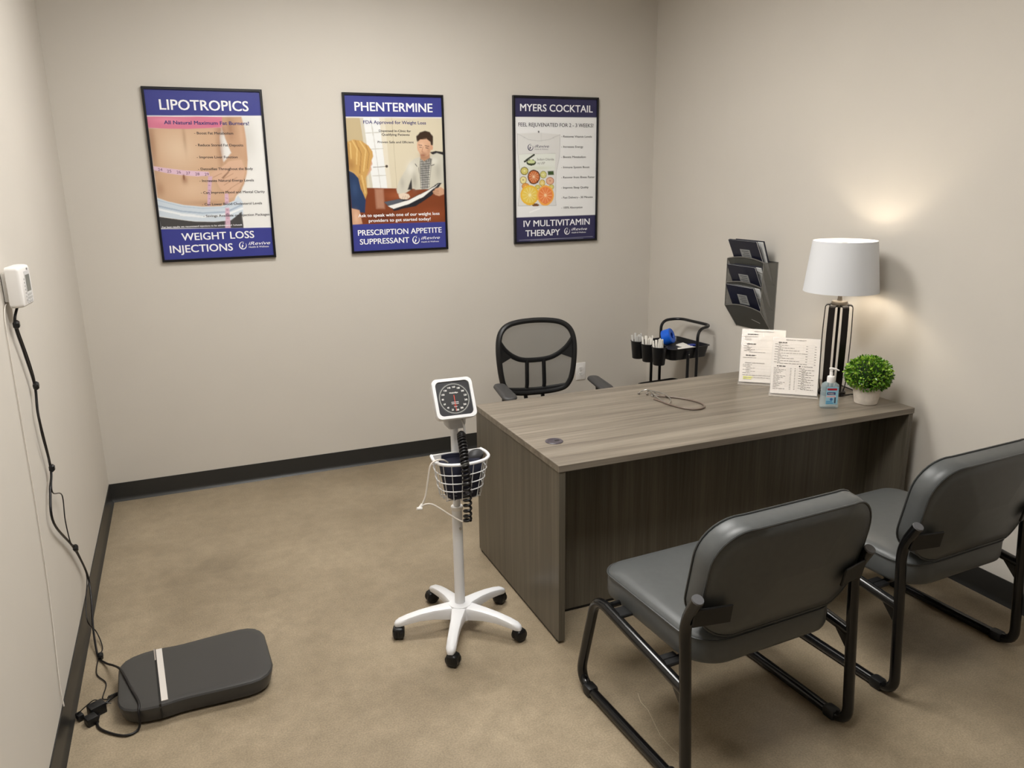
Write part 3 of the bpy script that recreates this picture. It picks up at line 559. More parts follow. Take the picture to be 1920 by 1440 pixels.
# ---------------------------------------------------------------- posters
PW, PH = 0.6098, 0.9187
def paint(ops, nu, nv):
    u = np.linspace(0, 1, nu); v = np.linspace(0, 1, nv); U, Vv = np.meshgrid(u, v); img = np.zeros((nv, nu, 3)) + 0.8
    px = np.array((1/nu, 1/nv))
    def blend(a, col):
        c = np.array(lin(col)); img[:] = img*(1-a[..., None]) + c*a[..., None]
    def segdist(ax, ay, bx, by):
        X, Y2 = (U-ax)*PW, (Vv-ay)*PH; dx, dy = (bx-ax)*PW, (by-ay)*PH
        tt = np.clip((X*dx+Y2*dy)/(dx*dx+dy*dy+1e-12), 0, 1); return np.hypot(X-tt*dx, Y2-tt*dy)
    for op in ops:
        k, col = op[0], op[1]
        if k == 'p':
            pts = op[3]; inside = np.zeros_like(U, bool); dist = np.full_like(U, 9.0)
            for i in range(len(pts)):
                (x1, y1), (x2, y2) = pts[i-1], pts[i]
                if y1 != y2:
                    inside ^= ((y1 > Vv) != (y2 > Vv)) & (U < (x2-x1)*(Vv-y1)/(y2-y1)+x1)
                dist = np.minimum(dist, segdist(x1, y1, x2, y2))
            sd = np.where(inside, dist, -dist); wd = 0.0018*op[2]; blend(np.clip(sd/wd*0.5+0.5, 0, 1), col)
        elif k == 'l':
            wd = op[2]*0.00035; dist = np.full_like(U, 9.0); pts = op[3]
            for i in range(1, len(pts)): dist = np.minimum(dist, segdist(*pts[i-1], *pts[i]))
            blend(np.clip((wd-dist)/0.0018+0.5, 0, 1), col)
        elif k == 'e':
            d = np.hypot((U-op[3])/op[5], (Vv-op[4])/op[6]); blend(np.clip((1-d)*op[5]*PW/(0.0016*op[2])+0.5, 0, 1), col)
        elif k == 's':
            blend(op[2]*np.exp(-1.2*(((U-op[3])/op[5])**2 + ((Vv-op[4])/op[6])**2)), col)
    return img
M_print = bpy.data.materials.new('printed_sheet'); M_print.use_nodes = True
_n = M_print.node_tree.nodes; _a = _n.new('ShaderNodeVertexColor'); _a.layer_name = 'print'; M_print.node_tree.links.new(_a.outputs[0], _n['Principled BSDF'].inputs['Base Color'])
_n['Principled BSDF'].inputs['Roughness'].default_value = 0.3; _n['Principled BSDF'].inputs['Specular IOR Level'].default_value = 0.35
M_frame = mat('black_poster_frame', (16, 15, 20), 0.3)

def poster(i, x, z, label):
    th = thing('framed_poster', label, 'poster', (x, D, z), 0, 'framed posters on the back wall')
    fw = 0.0125; fr = MB(); hw, hh = PW/2, PH/2
    o = [(-hw,-hh), (hw,-hh), (hw,hh), (-hw,hh)]; q = [(-hw+fw,-hh+fw), (hw-fw,-hh+fw), (hw-fw,hh-fw), (-hw+fw,hh-fw)]
    fr.loft([[(a,-0.0005,b) for a,b in o], [(a,-0.020,b) for a,b in o], [(a*0.993,-0.0215,b*0.995) for a,b in o], [(a,-0.0215,b) for a,b in q], [(a,-0.010,b) for a,b in q]], True, False)
    fr.build('frame', M_frame, th, 20)
    nu, nv = 200, 300; img = paint(SHAPES[i], nu, nv)
    us = np.linspace(fw*0.8/PW, 1-fw*0.8/PW, nu); vv = np.linspace(fw*0.8/PH, 1-fw*0.8/PH, nv)
    X, Z = np.meshgrid((us-0.5)*PW, (0.5-vv)*PH); co = np.stack([X, np.full_like(X, -0.012), Z], -1).reshape(-1, 3)
    # sample the painted colours at the vertices
    iu = np.clip((us*(nu-1)).round().astype(int), 0, nu-1); iv = np.clip((vv*(nv-1)).round().astype(int), 0, nv-1); c = img[iv][:, iu].reshape(-1, 3)
    a = (np.arange(nv-1)[:, None]*nu + np.arange(nu-1)[None]).ravel(); quads = np.stack([a, a+nu, a+nu+1, a+1], -1)
    me = bpy.data.meshes.new('print'); me.vertices.add(nu*nv); me.vertices.foreach_set('co', co.ravel())
    me.loops.add(len(quads)*4); me.loops.foreach_set('vertex_index', quads.ravel()); me.polygons.add(len(quads)); me.polygons.foreach_set('loop_start', np.arange(len(quads))*4)
    me.update(calc_edges=True); me.validate()
    at = me.color_attributes.new('print', 'FLOAT_COLOR', 'POINT'); at.data.foreach_set('color', np.concatenate([c, np.ones((nu*nv, 1))], 1).ravel())
    me.materials.append(M_print); sh = bpy.data.objects.new('print', me); COL.objects.link(sh); sh.parent = th
    P = lambda u, v, y=-0.0126: ((u-0.5)*PW, y, (0.5-v)*PH)
    for name, txt, a0, b0, cap, col, bold, it in TEXTS[i]:
        pa, pb = Vector(P(*a0)), Vector(P(*b0)); xd = Vector((1,0,0))          # printed level on the sheet
        pa.z = pb.z = (pa.z+pb.z)/2
        flat_text(name, txt, pa, xd, (0,0,1), pb.x-pa.x, cap*PH, ink(col), sh, bold, it)
    for (u, v), r, col in LOGOS[i]:
        c0 = Vector(P(u, v)); r *= PW; lg = MB()
        ring = [(c0.x + r*math.cos(a)*0.95, c0.z + r*math.sin(a)) for a in [math.radians(70 + 325*k/30) for k in range(31)]]
        inn = [(c0.x + r*(0.95-0.26*math.sin(PI*min(1,k/30)))*0.93*math.cos(a), c0.z + r*(0.95-0.2*math.sin(PI*k/30))*math.sin(a)) for k, a in enumerate([math.radians(70 + 325*k/30) for k in range(31)])]
        vs = [(x, -0.0126, z) for x, z in ring] + [(x, -0.0126, z) for x, z in inn]; lg.add(vs, [(k, k+1, k+32, k+31) for k in range(30)])
        leaf = [(c0.x - 0.18*r + 0.30*r*math.sin(PI*k/8) + 0.25*r*(k/8-0.5), c0.z - 0.62*r + 0.95*r*k/8) for k in range(9)] + [(c0.x - 0.18*r - 0.1*r*math.sin(PI*k/8) + 0.25*r*(k/8-0.5), c0.z - 0.62*r + 0.95*r*k/8) for k in range(7, 0, -1)]
        lg.add([(x, -0.0126, z) for x, z in leaf], [tuple(range(len(leaf)))])
        dot = [(c0.x+0.14*r+0.13*r*math.cos(2*PI*k/10), -0.0126, c0.z+0.6*r+0.13*r*math.sin(2*PI*k/10)) for k in range(10)]; lg.add(dot, [tuple(range(10))])
        lg.build('logo_mark', ink(col), sh)
poster(0, 0.2095, 1.8177, 'black-framed lipotropics poster showing a bare waist with a tape measure')
poster(1, 1.2619, 1.8164, 'black-framed phentermine poster showing a seated doctor and a blonde patient')
poster(2, 2.3291, 1.8284, 'black-framed cocktail poster showing citrus slices inside a clear drip bag')

# ---------------------------------------------------------------- wall outlet
ot = thing('wall_outlet', 'white duplex wall outlet beside the mesh desk chair', 'outlet', (2.526, D, 0.456))
MB().rbox((0,-0.003,0), (0.076,0.006,0.124), 0.0025).build('cover_plate', M_whitepl, ot)
for s in (-1, 1):
    rc = MB().prism([(0.017*math.cos(a), 0.0145*math.sin(a)) for a in np.linspace(0, 2*PI, 21)[:-1]], lambda a, b: (a, -0.0055, b+s*0.0195), lambda a, b: (a, -0.0085, b+s*0.0195)).build('receptacle', M_whitepl, ot)
    MB().box(-0.008,-0.0055,-0.0088,-0.0084,s*0.0195-0.001,s*0.0195+0.008).box(0.0055,0.008,-0.0088,-0.0084,s*0.0195-0.001,s*0.0195+0.007).box(-0.002,0.002,-0.0088,-0.0084,s*0.0195-0.009,s*0.0195-0.005).build('slots', M_blackpl, rc)
MB().cyl((0,-0.006,0), (0,-0.0072,0), 0.003, 10).build('screw', M_steel, ot)

# ---------------------------------------------------------------- desk
DX, DY, DW, DD, DZ = 1.2048, 2.4506, 1.7995, 0.902, 0.75
dk = thing('desk', 'grey wood-grain laminate desk standing against the right wall', 'desk', (DX, DY, 0), -0.003)
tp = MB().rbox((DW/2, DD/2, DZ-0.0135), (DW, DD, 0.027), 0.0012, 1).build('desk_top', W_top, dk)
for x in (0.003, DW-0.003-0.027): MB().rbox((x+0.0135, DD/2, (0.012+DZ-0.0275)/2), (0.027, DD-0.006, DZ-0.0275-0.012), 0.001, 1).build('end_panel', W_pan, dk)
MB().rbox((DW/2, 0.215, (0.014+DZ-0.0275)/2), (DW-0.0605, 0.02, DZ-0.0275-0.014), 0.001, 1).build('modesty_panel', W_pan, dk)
for x in (0.0165, DW-0.0165):
    for y in (0.03, DD-0.03): MB().cyl((x, y, 0), (x, y, 0.012), 0.012, 12).build('foot_glide', M_blackpl, dk)
MB().box(0.006, 0.026, 0.02, DD-0.02, 0.004, 0.012).build('gap_shade_strip', M_blackpl, dk)  # black strip stands in for the shaded gap under the end panel
MB().box(0.035, DW-0.035, 0.209, 0.221, 0.002, 0.014).build('gap_shade_strip', M_blackpl, dk)  # same under the modesty panel: gap shade as a black strip
gc = MB().lathe([(0.024,0.0), (0.037,0.0), (0.037,0.002), (0.034,0.004), (0.026,0.0042), (0.024,0.003)], 32, Matrix.Translation((0.107, 0.262, DZ))).build('grommet', mat('grommet_plastic', (72, 66, 72), 0.3), tp)
MB().lathe([(0.0,0.0026), (0.025,0.0026)], 24, Matrix.Translation((0.107, 0.262, DZ))).build('grommet_cap', mat('grommet_cap', (60, 55, 60), 0.35), tp)
MB().box(0.107+0.002, 0.107+0.022, 0.262-0.006, 0.262+0.006, DZ+0.0027, DZ+0.0034).build('grommet_slot', M_rubber, tp)

# ---------------------------------------------------------------- guest chairs
def guest_chair():
    c = thing('guest_chair', 'charcoal vinyl guest chair with black sled legs, nearest the viewer', 'chair', (0,0,0), 0, 'armless guest chairs in front of the desk')
    RX = 0.333
    for s in (-1, 1):
        path = fillet([(s*RX, -0.033, 0.656), (s*RX, 0.016, 0.565), (s*RX, -0.022, 0.0185), (s*RX, 0.592, 0.0185), (s*RX, 0.487, 0.402), (s*RX, 0.0, 0.346)], [0, 0.05, 0.06, 0.09, 0.07, 0], 7)
        fr = MB().tube(path, 0.0178, 12, sx=1.0, sy=1.0).build('side_frame', M_black, c)
        d = (Vector((s*RX, -0.033, 0.656))-Vector((s*RX, 0.016, 0.565))).normalized(); e0 = Vector((s*RX, -0.033, 0.656))
        MB().tube([e0-d*0.001, e0+d*0.004], [0.0184, 0.0168], 14).build('end_cap', mat('grey_end_cap', (92, 92, 94), 0.4), fr)
        for y in (0.045, 0.515): MB().rbox((s*RX, y, 0.0195), (0.042, 0.05, 0.039), 0.010, 2).build('floor_glide', M_blackpl, fr)
        MB().prism([(0.004, 0.335), (0.075, 0.345), (0.0, 0.265)], lambda y, z: (s*RX-0.002, y, z), lambda y, z: (s*RX+0.002, y, z)).build('gusset', M_black, fr)
        for y in (0.12, 0.37):
            zz = 0.36 + (y-0.12)*0.115
            MB().rbox((s*(RX-0.032), y, zz+0.008), (0.07, 0.055, 0.012), 0.003, 1).build('seat_bracket', M_blackpl, c)
        MB().rbox((s*(RX-0.058), -0.030, 0.590), (0.12, 0.008, 0.064), 0.003, 1, Matrix.Rotation(s*0.20, 4, 'Z') @ Matrix.Rotation(math.radians(11), 4, 'X')).build('back_bracket', M_blackpl, c)
    for y in (0.12, 0.42): MB().cyl((-RX, y, 0.365+(y-0.12)*0.115), (RX, y, 0.365+(y-0.12)*0.115), 0.010, 10).build('cross_bar', M_black, c)
    # seat
    hw, hh = 0.283, 0.272; base = rrect(hw, hh, 0.11, 0.075, 8)
    def ring(ins, z, cr=0.0):
        return [(x*(hw-ins)/hw, 0.275 + y*(hh-ins)/hh, z + cr*(1-(x/hw)**2)*0.5) for x, y in base]
    MB().loft([ring(0.05,0.386), ring(0.012,0.386), ring(0.003,0.392), ring(0.0,0.402), ring(0.0,0.468), ring(0.003,0.474), ring(0.012,0.483), ring(0.035,0.490), ring(0.08,0.494), ring(0.16,0.496)]).build('seat', M_vinyl, c, 60)
    MB().tube([Vector(p) for p in ring(-0.001, 0.470)], 0.0034, 6, closed=True).build('seat_piping', M_vinylb, c)
    # back
    bw, bh = 0.311, 0.188; ob = rrect(bw, bh, 0.12, 0.13, 9)
    T = Matrix.Translation((0.016, -0.066, 0.660)) @ Matrix.Rotation(math.radians(11), 4, 'X')
    def bring(ins, y):
        out = []
        for x, z in ob:
            X, Z = x*(bw-ins)/bw, z*(bh-ins)/bh
            out.append(T @ Vector((X, y + 0.050*(X/bw)**2 + 0.012*(Z/bh)**2, Z)))
        return out
    MB().loft([bring(0.188,0.005), bring(0.16,0.005), bring(0.12,0.005), bring(0.08,0.003), bring(0.04,0.001), bring(0.006,0.0), bring(0.0,0.005), bring(-0.002,0.03), bring(0.0,0.062), bring(0.004,0.074), bring(0.016,0.084), bring(0.045,0.091), bring(0.08,0.093), bring(0.12,0.094), bring(0.16,0.094), bring(0.188,0.094)], False, False).build('backrest', M_vinyl, c, 60)
    MB().tube(bring(0.001, 0.001), 0.0034, 6, closed=True).build('rear_piping', M_vinylb, c)
    MB().tube(bring(0.001, 0.072), 0.0030, 6, closed=True).build('front_piping', M_vinylb, c)
    return c
g1 = guest_chair(); g1.location = (1.535, 1.635, 0); g1.rotation_euler = (0, 0, math.radians(3))
g2 = copy_tree(g1); g2.location = (2.470, 1.725, 0); g2.rotation_euler = (0, 0, math.radians(3)); g2['label'] = 'charcoal vinyl guest chair with black sled legs, next to the right wall'

# ---------------------------------------------------------------- mesh desk chair
M_mesh = mat('chair_mesh', (88, 87, 84), 0.7, clear=0.42)
M_arm = mat('arm_pad', (62, 61, 61), 0.5)
tc_ = thing('desk_chair', 'black mesh-back office chair behind the desk', 'chair', (1.842, 3.86, 0), -0.108)
def back_pt(x, z, dy=0.0): return Vector((x, 0.262 + 0.10*(z-0.55)**2*2 - 0.10*(x/0.25)**2*0.5 + dy, z))
half = [(0.0,0.990), (0.10,0.986), (0.175,0.972), (0.222,0.940), (0.245,0.890), (0.252,0.820), (0.248,0.740), (0.238,0.660), (0.222,0.600), (0.185,0.553), (0.10,0.532), (0.0,0.528)]
outl = [(x, z) for x, z in half] + [(-x, z) for x, z in half[-2:0:-1]]
bp_ = spline([back_pt(x*0.93, 0.76+(z-0.76)*0.93) for x, z in outl], 4, True)
MB().tube(bp_, 0.0185, 10, closed=True, sx=0.85).build('back_frame', M_blackpl, tc_)
ms = MB(); cen = back_pt(0, 0.76, 0.0); rings = []
for k in range(7):
    sc = 0.93*(k+0.001)/6; rings.append([back_pt(x*sc, 0.76+(z-0.76)*sc) for x, z in outl])
ms.loft(rings, True, False); ms.build('back_mesh', M_mesh, tc_, 80)
MB().tube(spline([back_pt(x, z, -0.004) for x, z in ((-0.232,0.875), (-0.19,0.815), (-0.13,0.768), (-0.06,0.745), (0.06,0.745), (0.13,0.768), (0.19,0.815), (0.232,0.875))], 6), 0.0165, 8, sx=0.9, sy=0.6).build('back_strap', M_blackpl, tc_)
for s in (-1, 1):
    MB().tube([back_pt(s*0.052, 0.745, -0.004), back_pt(s*0.054, 0.60, -0.002), Vector((s*0.054, 0.29, 0.52)), Vector((s*0.05, 0.25, 0.43))], 0.0125, 8).build('back_upright', M_blackpl, tc_)
    MB().prism([(0.195,0.825), (0.226,0.870), (0.232,0.78), (0.220,0.745), (0.15,0.772)], lambda x, z: back_pt(s*x, z, -0.010), lambda x, z: back_pt(s*x, z, 0.008)).build('strap_gusset', M_blackpl, tc_)
MB().tube(spline([back_pt(x, 0.575-0.02*math.cos(x*8), 0.004) for x in (-0.18,-0.09,0,0.09,0.18)], 4), 0.017, 8, sx=1.2, sy=0.7).build('lumbar_bar', M_blackpl, tc_)
b2 = rrect(0.25, 0.24, 0.10, 0.10, 6)
def sring(ins, z): return [(x*(0.25-ins)/0.25, -0.02+y*(0.24-ins)/0.24, z) for x, y in b2]
MB().loft([sring(0.03,0.43), sring(0.0,0.445), sring(0.0,0.478), sring(0.02,0.497), sring(0.08,0.503)]).build('seat', mat('black_seat_fabric', (26,26,27), 0.8), tc_, 60)
MB().rbox((0,0.02,0.412), (0.24,0.26,0.04), 0.01).build('seat_mechanism', M_blackpl, tc_)
for s in (-1, 1):
    pad = rrect(0.042, 0.128, 0.034, 0.034, 6)
    def ap(ins, z): return [(s*0.282 + x*(0.042-ins)/0.042*(1-1.6*max(0,y)) , -0.048 + y*(0.128-ins)/0.128, z + 0.004 - 0.5*max(0, -y-0.03)**1.4) for x, y in pad]
    MB().loft([ap(0.008,0.640), ap(0.0,0.648), ap(0.0,0.656), ap(0.006,0.664), ap(0.02,0.667)]).build('arm_pad', M_arm, tc_, 60)
    MB().tube(fillet([(s*0.278,-0.03,0.642), (s*0.285,-0.03,0.43), (s*0.12,-0.02,0.415)], 0.05), 0.016, 10, sx=0.7, sy=1.5).build('arm_support', M_blackpl, tc_)
MB().lathe([(0.026,0.10), (0.026,0.25), (0.016,0.25), (0.016,0.40)], 16).build('gas_lift', M_black, tc_)
bs = MB().lathe([(0.035,0.07), (0.04,0.11), (0.03,0.12)], 16)
for k in range(5):
    a = k*2*PI/5 + 0.3; d = Vector((math.cos(a), math.sin(a), 0)); bs.tube([d*0.02+Vector((0,0,0.095)), d*0.16+Vector((0,0,0.085)), d*0.30+Vector((0,0,0.07))], [0.024,0.020,0.015], 8)
bs.build('star_base', M_blackpl, tc_)
for k in range(5):
    a = k*2*PI/5 + 0.3; p = Vector((0.30*math.cos(a), 0.30*math.sin(a), 0.0275)); d = Vector((-math.sin(a), math.cos(a), 0))
    MB().cyl(p-d*0.022, p+d*0.022, 0.0275, 16).build('caster', M_rubber, tc_)
# ---------------------------------------------------------------- blood pressure stand
bpS = thing('blood_pressure_stand', 'white rolling blood pressure stand with square black dial beside the desk', 'medical stand', (0.893, 2.722, 0), 0)
A0 = math.radians(26.6)
sb = MB()
for k in range(5):
    a = A0 + k*2*PI/5; c, s = math.cos(a), math.sin(a); loops = []
    for r, zt, zb, hwid in ((0.012,0.116,0.060,0.034), (0.055,0.115,0.062,0.029), (0.11,0.111,0.068,0.0235), (0.165,0.103,0.068,0.0215), (0.215,0.091,0.061,0.021), (0.248,0.080,0.054,0.020), (0.262,0.072,0.052,0.015), (0.268,0.064,0.053,0.008)):
        sec = [(-hwid*0.86, zb), (hwid*0.86, zb), (hwid, zt-0.012), (hwid*0.86, zt-0.004), (hwid*0.5, zt), (-hwid*0.5, zt), (-hwid*0.86, zt-0.004), (-hwid, zt-0.012)]
        loops.append([(r*c - u*s, r*s + u*c, z) for u, z in sec])
    sb.loft(loops)
sb.lathe([(0.052,0.060), (0.052,0.095), (0.045,0.117), (0.025,0.122)], 24)
sb.build('star_base', M_white, bpS, 40)
for k in range(5):
    a = A0 + k*2*PI/5; c0 = Vector((0.252*math.cos(a), 0.252*math.sin(a), 0.0265)); off = 0.6+k*1.1; d = Vector((math.cos(off), math.sin(off), 0)); e = Vector((-d.y, d.x, 0)); c1 = c0 + e*0.008
    cs = MB()
    for s in (-1, 1): cs.tube([c1+d*s*0.005, c1+d*s*0.007, c1+d*s*0.017, c1+d*s*0.020], [0.024,0.0265,0.0265,0.022], 20)
    cs.build('caster', M_rubber, bpS)
    MB().rbox(c1+Vector((0,0,0.0025)), (0.047,0.046,0.046), 0.012, 3, Matrix.Rotation(off, 4, 'Z')).build('caster_hood', M_rubber, bpS)
MB().lathe([(0.0215,0.117), (0.0205,0.135), (0.0205,0.535), (0.0190,0.540)], 24).build('lower_pole', M_white, bpS)
MB().lathe([(0.022,0.525), (0.0235,0.528), (0.0235,0.540), (0.021,0.543)], 24).build('pole_collar', M_whitepl, bpS)
MB().lathe([(0.0150,0.53), (0.0150,0.93)], 20).build('upper_pole', M_white, bpS)
MB().cyl((0.004,-0.0195,0.452), (0.004,-0.027,0.452), 0.005, 8).build('clamp_screw', M_steel, bpS)
# gauge
GT = Matrix.Translation((-0.011,-0.042,0.991)) @ Matrix.Rotation(-0.032, 4, 'Z') @ Matrix.Rotation(-0.519, 4, 'X')
go = rrect(0.078, 0.078, 0.020, None, 6)
def gl(sc, y, ins=0.0): return [GT @ Vector((x*sc*(0.078-ins)/0.078, y, z*sc*(0.078-ins)/0.078)) for x, z in go]
gz = MB().loft([gl(0.80,0.040), gl(0.95,0.034), gl(0.985,0.010), gl(1.0,0.002), gl(1.0,-0.006), gl(0.985,-0.009), gl(1.0,-0.009,0.012), gl(1.0,-0.004,0.0125)], True, False).build('gauge_housing', M_white, bpS, 30)
M_dial = mat('dial_face', (44, 44, 48), 0.35); M_dialw = mat('dial_white', (238, 236, 232), 0.5); M_red = mat('needle_red', (214, 74, 52), 0.4)
MB().loft([gl(1.0,-0.004,0.0125), gl(0.01,-0.004,0.0125)], False, False).build('dial_face', M_dial, gz)
def gpt(x, y, z): return GT @ Vector((x, y, z))
def disc(r0, r1, y, n=40): 
    m = MB(); m.add([gpt(r*math.cos(2*PI*k/n), y, r*math.sin(2*PI*k/n)-0.001) for r in (r0, r1) for k in range(n)], [(k, (k+1) % n, n+(k+1) % n, n+k) for k in range(n)]); return m
disc(0.0545, 0.0582, -0.0052).build('dial_ring', mat('dial_ring', (150,150,146), 0.35), gz)
disc(0.0005, 0.0540, -0.0047).build('dial_plate', mat('dial_plate', (40,40,41), 0.4), gz)
tk = MB()
for k in range(61):
    a = math.radians(-105 - k*330/60 + 0); r0, r1 = (0.0590, 0.0620) if k % 5 else (0.0590, 0.0640)
    d = Vector((math.cos(a), math.sin(a))); n = Vector((-d.y, d.x))*0.00035
    tk.add([gpt(p.x, -0.0047, p.y-0.001) for p in (d*r0-n, d*r0+n, d*r1+n, d*r1-n)], [(0,1,2,3)])
tk.build('dial_ticks', mat('dial_tick', (120,118,118), 0.5), gz)
GX, GZ = (GT.to_3x3() @ Vector((1,0,0))), (GT.to_3x3() @ Vector((0,0,1)))
for k in range(15):
    val = 20+20*k; a = math.radians(-90 - 24*(k+0.75)*1.0 - 0); x, z = 0.0445*math.cos(a), 0.0445*math.sin(a)-0.001; wd = 0.0075 if val < 100 else 0.0112
    flat_text('dial_number', str(val), gpt(x-wd/2, -0.0055, z-0.0034), GX, GZ, wd, 0.0068, M_dialw, gz, 0.025)
flat_text('dial_text', 'WelchAllyn', gpt(-0.016, -0.0055, 0.0185), GX, GZ, 0.033, 0.0054, M_dialw, gz, 0.03)
MB().add([gpt(x, -0.0062, z) for x, z in ((-0.0012,0.012), (0.0012,0.012), (0.0009,-0.048), (-0.0003,-0.052), (-0.0009,-0.048))], [(0,1,2,3,4)]).build('needle', M_red, gz)
for hw2, z, mm in ((0.014,-0.015,M_dialw), (0.014,-0.021,M_dialw), (0.0065,-0.027,M_red), (0.006,-0.033,M_dialw)): MB().add([gpt(x, -0.0054, zz) for x, zz in ((-hw2,z-0.0009), (hw2,z-0.0009), (hw2,z+0.0009), (-hw2,z+0.0009))], [(0,1,2,3)]).build('dial_bar', mm, gz)
mt = rrect(0.040, 0.026, 0.012, None, 4)
MB().loft([[(x*0.72, y*0.8-0.010, 0.868) for x, y in mt], [(x*0.92-0.002, y-0.012, 0.880) for x, y in mt], [(x*1.12-0.004, y-0.018, 0.925) for x, y in mt], [(x*1.1-0.008, y*0.7-0.012, 0.965) for x, y in mt]]).build('gauge_mount', mat('pale_grey_plastic', (196,195,194), 0.4), bpS, 50)
# basket
bk = MB().rbox((0.0, -0.016, 0.752), (0.196, 0.003, 0.042), 0.001, 1).build('basket_plate', M_whitepl, bpS)
MB().cyl((-0.038,-0.018,0.748), (-0.038,-0.021,0.748), 0.005, 10).build('plate_bolt', M_steel, bk)
MB().cyl((0.045,-0.018,0.748), (0.045,-0.021,0.748), 0.005, 10).build('plate_bolt', M_steel, bk)
def dloop(sc, z, back=-0.014):
    pts = [(-0.100,0.0), (-0.106,-0.050), (-0.098,-0.098), (-0.062,-0.128), (0.0,-0.140), (0.062,-0.126), (0.096,-0.094), (0.106,-0.048), (0.100,0.0)]
    return spline([(x*sc, back + y*sc*1.0, z) for x, y in pts], 6)
MB().tube(dloop(1.0, 0.768), 0.0062, 10).build('basket_rim', M_white, bpS)
MB().tube([(-0.100,-0.014,0.768), (0.100,-0.014,0.768)], 0.0045, 8).build('basket_back_rail', M_white, bpS)
for sc, z in ((0.93,0.722), (0.87,0.686), (0.81,0.652)): MB().tube(dloop(sc, z), 0.0023, 6).build('basket_hoop', M_white, bpS)
rim = dloop(1.0, 0.768); low = dloop(0.74, 0.612)
for k in range(2, len(rim)-1, 4): MB().tube([rim[k], low[k], Vector((low[k].x*0.7, -0.014+(low[k].y+0.014)*0.75, 0.604))], 0.0017, 5).build('basket_wire', M_white, bpS)
for y in (-0.05, -0.085): MB().tube([(-0.07,y,0.606), (0.07,y,0.606)], 0.0017, 5).build('basket_wire', M_white, bpS)
# coiled tube
cpts = spline([(0.004,-0.060,0.862), (-0.001,-0.076,0.845), (-0.010,-0.120,0.812), (-0.019,-0.156,0.774), (-0.018,-0.168,0.711), (-0.017,-0.168,0.626), (-0.017,-0.163,0.545)], 40)
cpts = [p + Vector((0.004, 0, 0)) for p in cpts]
turns = 25; hel = []; m_ = len(cpts); N_ = turns*12
for i in range(N_+1):
    f = i/N_*(m_-1); j = min(int(f), m_-2); p = cpts[j].lerp(cpts[j+1], f-j); tg = (cpts[j+1]-cpts[j]).normalized()
    u = Vector((1,0,0)); u = (u - tg*u.dot(tg)).normalized(); v = tg.cross(u); a = 2*PI*turns*i/N_; rr = 0.0132*min(1, 0.3+i/40)
    hel.append(p + u*rr*math.cos(a) + v*rr*math.sin(a))
MB().tube(hel, 0.0047, 8).build('coiled_tube', M_cable, bpS, 80)
MB().tube(spline([(0.010,-0.052,0.918), (0.016,-0.062,0.895), (0.020,-0.064,0.868), (0.020,-0.066,0.858)], 6), 0.0045, 8).build('gauge_hose', mat('grey_hose', (176,174,172), 0.4), bpS)
# cuff and bulb lying in the basket, tubing hanging over the rim
M_navy = mat('navy_cuff_fabric', (28, 30, 48), 0.75, var=0.15, vscale=60, bump=0.3, bscale=300)
cf = thing('blood_pressure_cuff', 'navy fabric blood pressure cuff folded in the white wire basket', 'cuff', (0.893, 2.722, 0.612))
cl = MB(); base = rrect(0.062, 0.042, 0.022, None, 5)
cl.loft([[(x*s1+dx, -0.068+y*s2, z) for x, y in base] for z, s1, s2, dx in ((0.0,0.82,0.80,0), (0.006,0.98,0.95,0.0), (0.05,1.10,1.06,0.001), (0.10,1.22,1.12,0.0), (0.135,1.26,1.14,-0.002), (0.146,1.20,1.0,-0.004), (0.150,1.0,0.7,-0.004))])
cl.build('folded_cuff', M_navy, cf, 60)
MB().rbox((0.012,-0.118,0.028), (0.03,0.002,0.008), 0.0008, 1).build('size_tag', mat('cuff_tag', (120,118,130), 0.6), cf)
for z in (0.02, 0.032): MB().rbox((-0.048,-0.106,z), (0.03,0.002,0.003), 0.0008, 1, Matrix.Rotation(-0.5, 4, 'Z')).build('cuff_print', mat('cuff_tag', (120,118,130), 0.6), cf)
fl = MB().loft([[(x, -0.045-0.006*math.sin(x*40), z) for x in np.linspace(-0.07, 0.03, 9)] + [(x, -0.052-0.006*math.sin(x*40), z) for x in np.linspace(0.03, -0.07, 9)] for z in (0.10, 0.14, 0.165)])
fl.build('cuff_flap', M_navy, cf)
MB().ell((0.060,-0.062,0.150), (0.036,0.026,0.024), 18, 12, Matrix.Rotation(0.35, 3, 'Z').to_4x4() @ Matrix.Rotation(-0.15, 4, 'Y')).build('inflation_bulb', mat('dark_bulb_rubber', (58,58,60), 0.45), cf, 60)
M_tube = mat('pale_tubing', (214, 206, 196), 0.4)
hs = thing('connector_hose', 'cream hose with white connector hanging over the basket rim', 'hose', (0.893, 2.722, 0.6))
MB().tube(spline([(-0.060,-0.092,0.162), (-0.085,-0.112,0.183), (-0.113,-0.118,0.186), (-0.136,-0.122,0.172), (-0.148,-0.122,0.118), (-0.160,-0.122,0.057), (-0.176,-0.122,0.022)], 8), 0.0032, 8).build('hose', M_tube, hs)
MB().tube(spline([(-0.178,-0.122,0.016), (-0.163,-0.122,0.024), (-0.136,-0.123,0.020), (-0.103,-0.132,-0.003), (-0.072,-0.142,-0.028), (-0.036,-0.154,-0.053), (-0.010,-0.160,-0.058)], 8), 0.0032, 8).build('hose', M_tube, hs)
cn = MB().cyl((-0.172,-0.122,0.026), (-0.188,-0.122,0.008), 0.0065, 10); cn.cyl((-0.176,-0.127,0.013), (-0.196,-0.127,0.015), 0.0055, 10)
cn.build('connector', M_whitepl, hs)

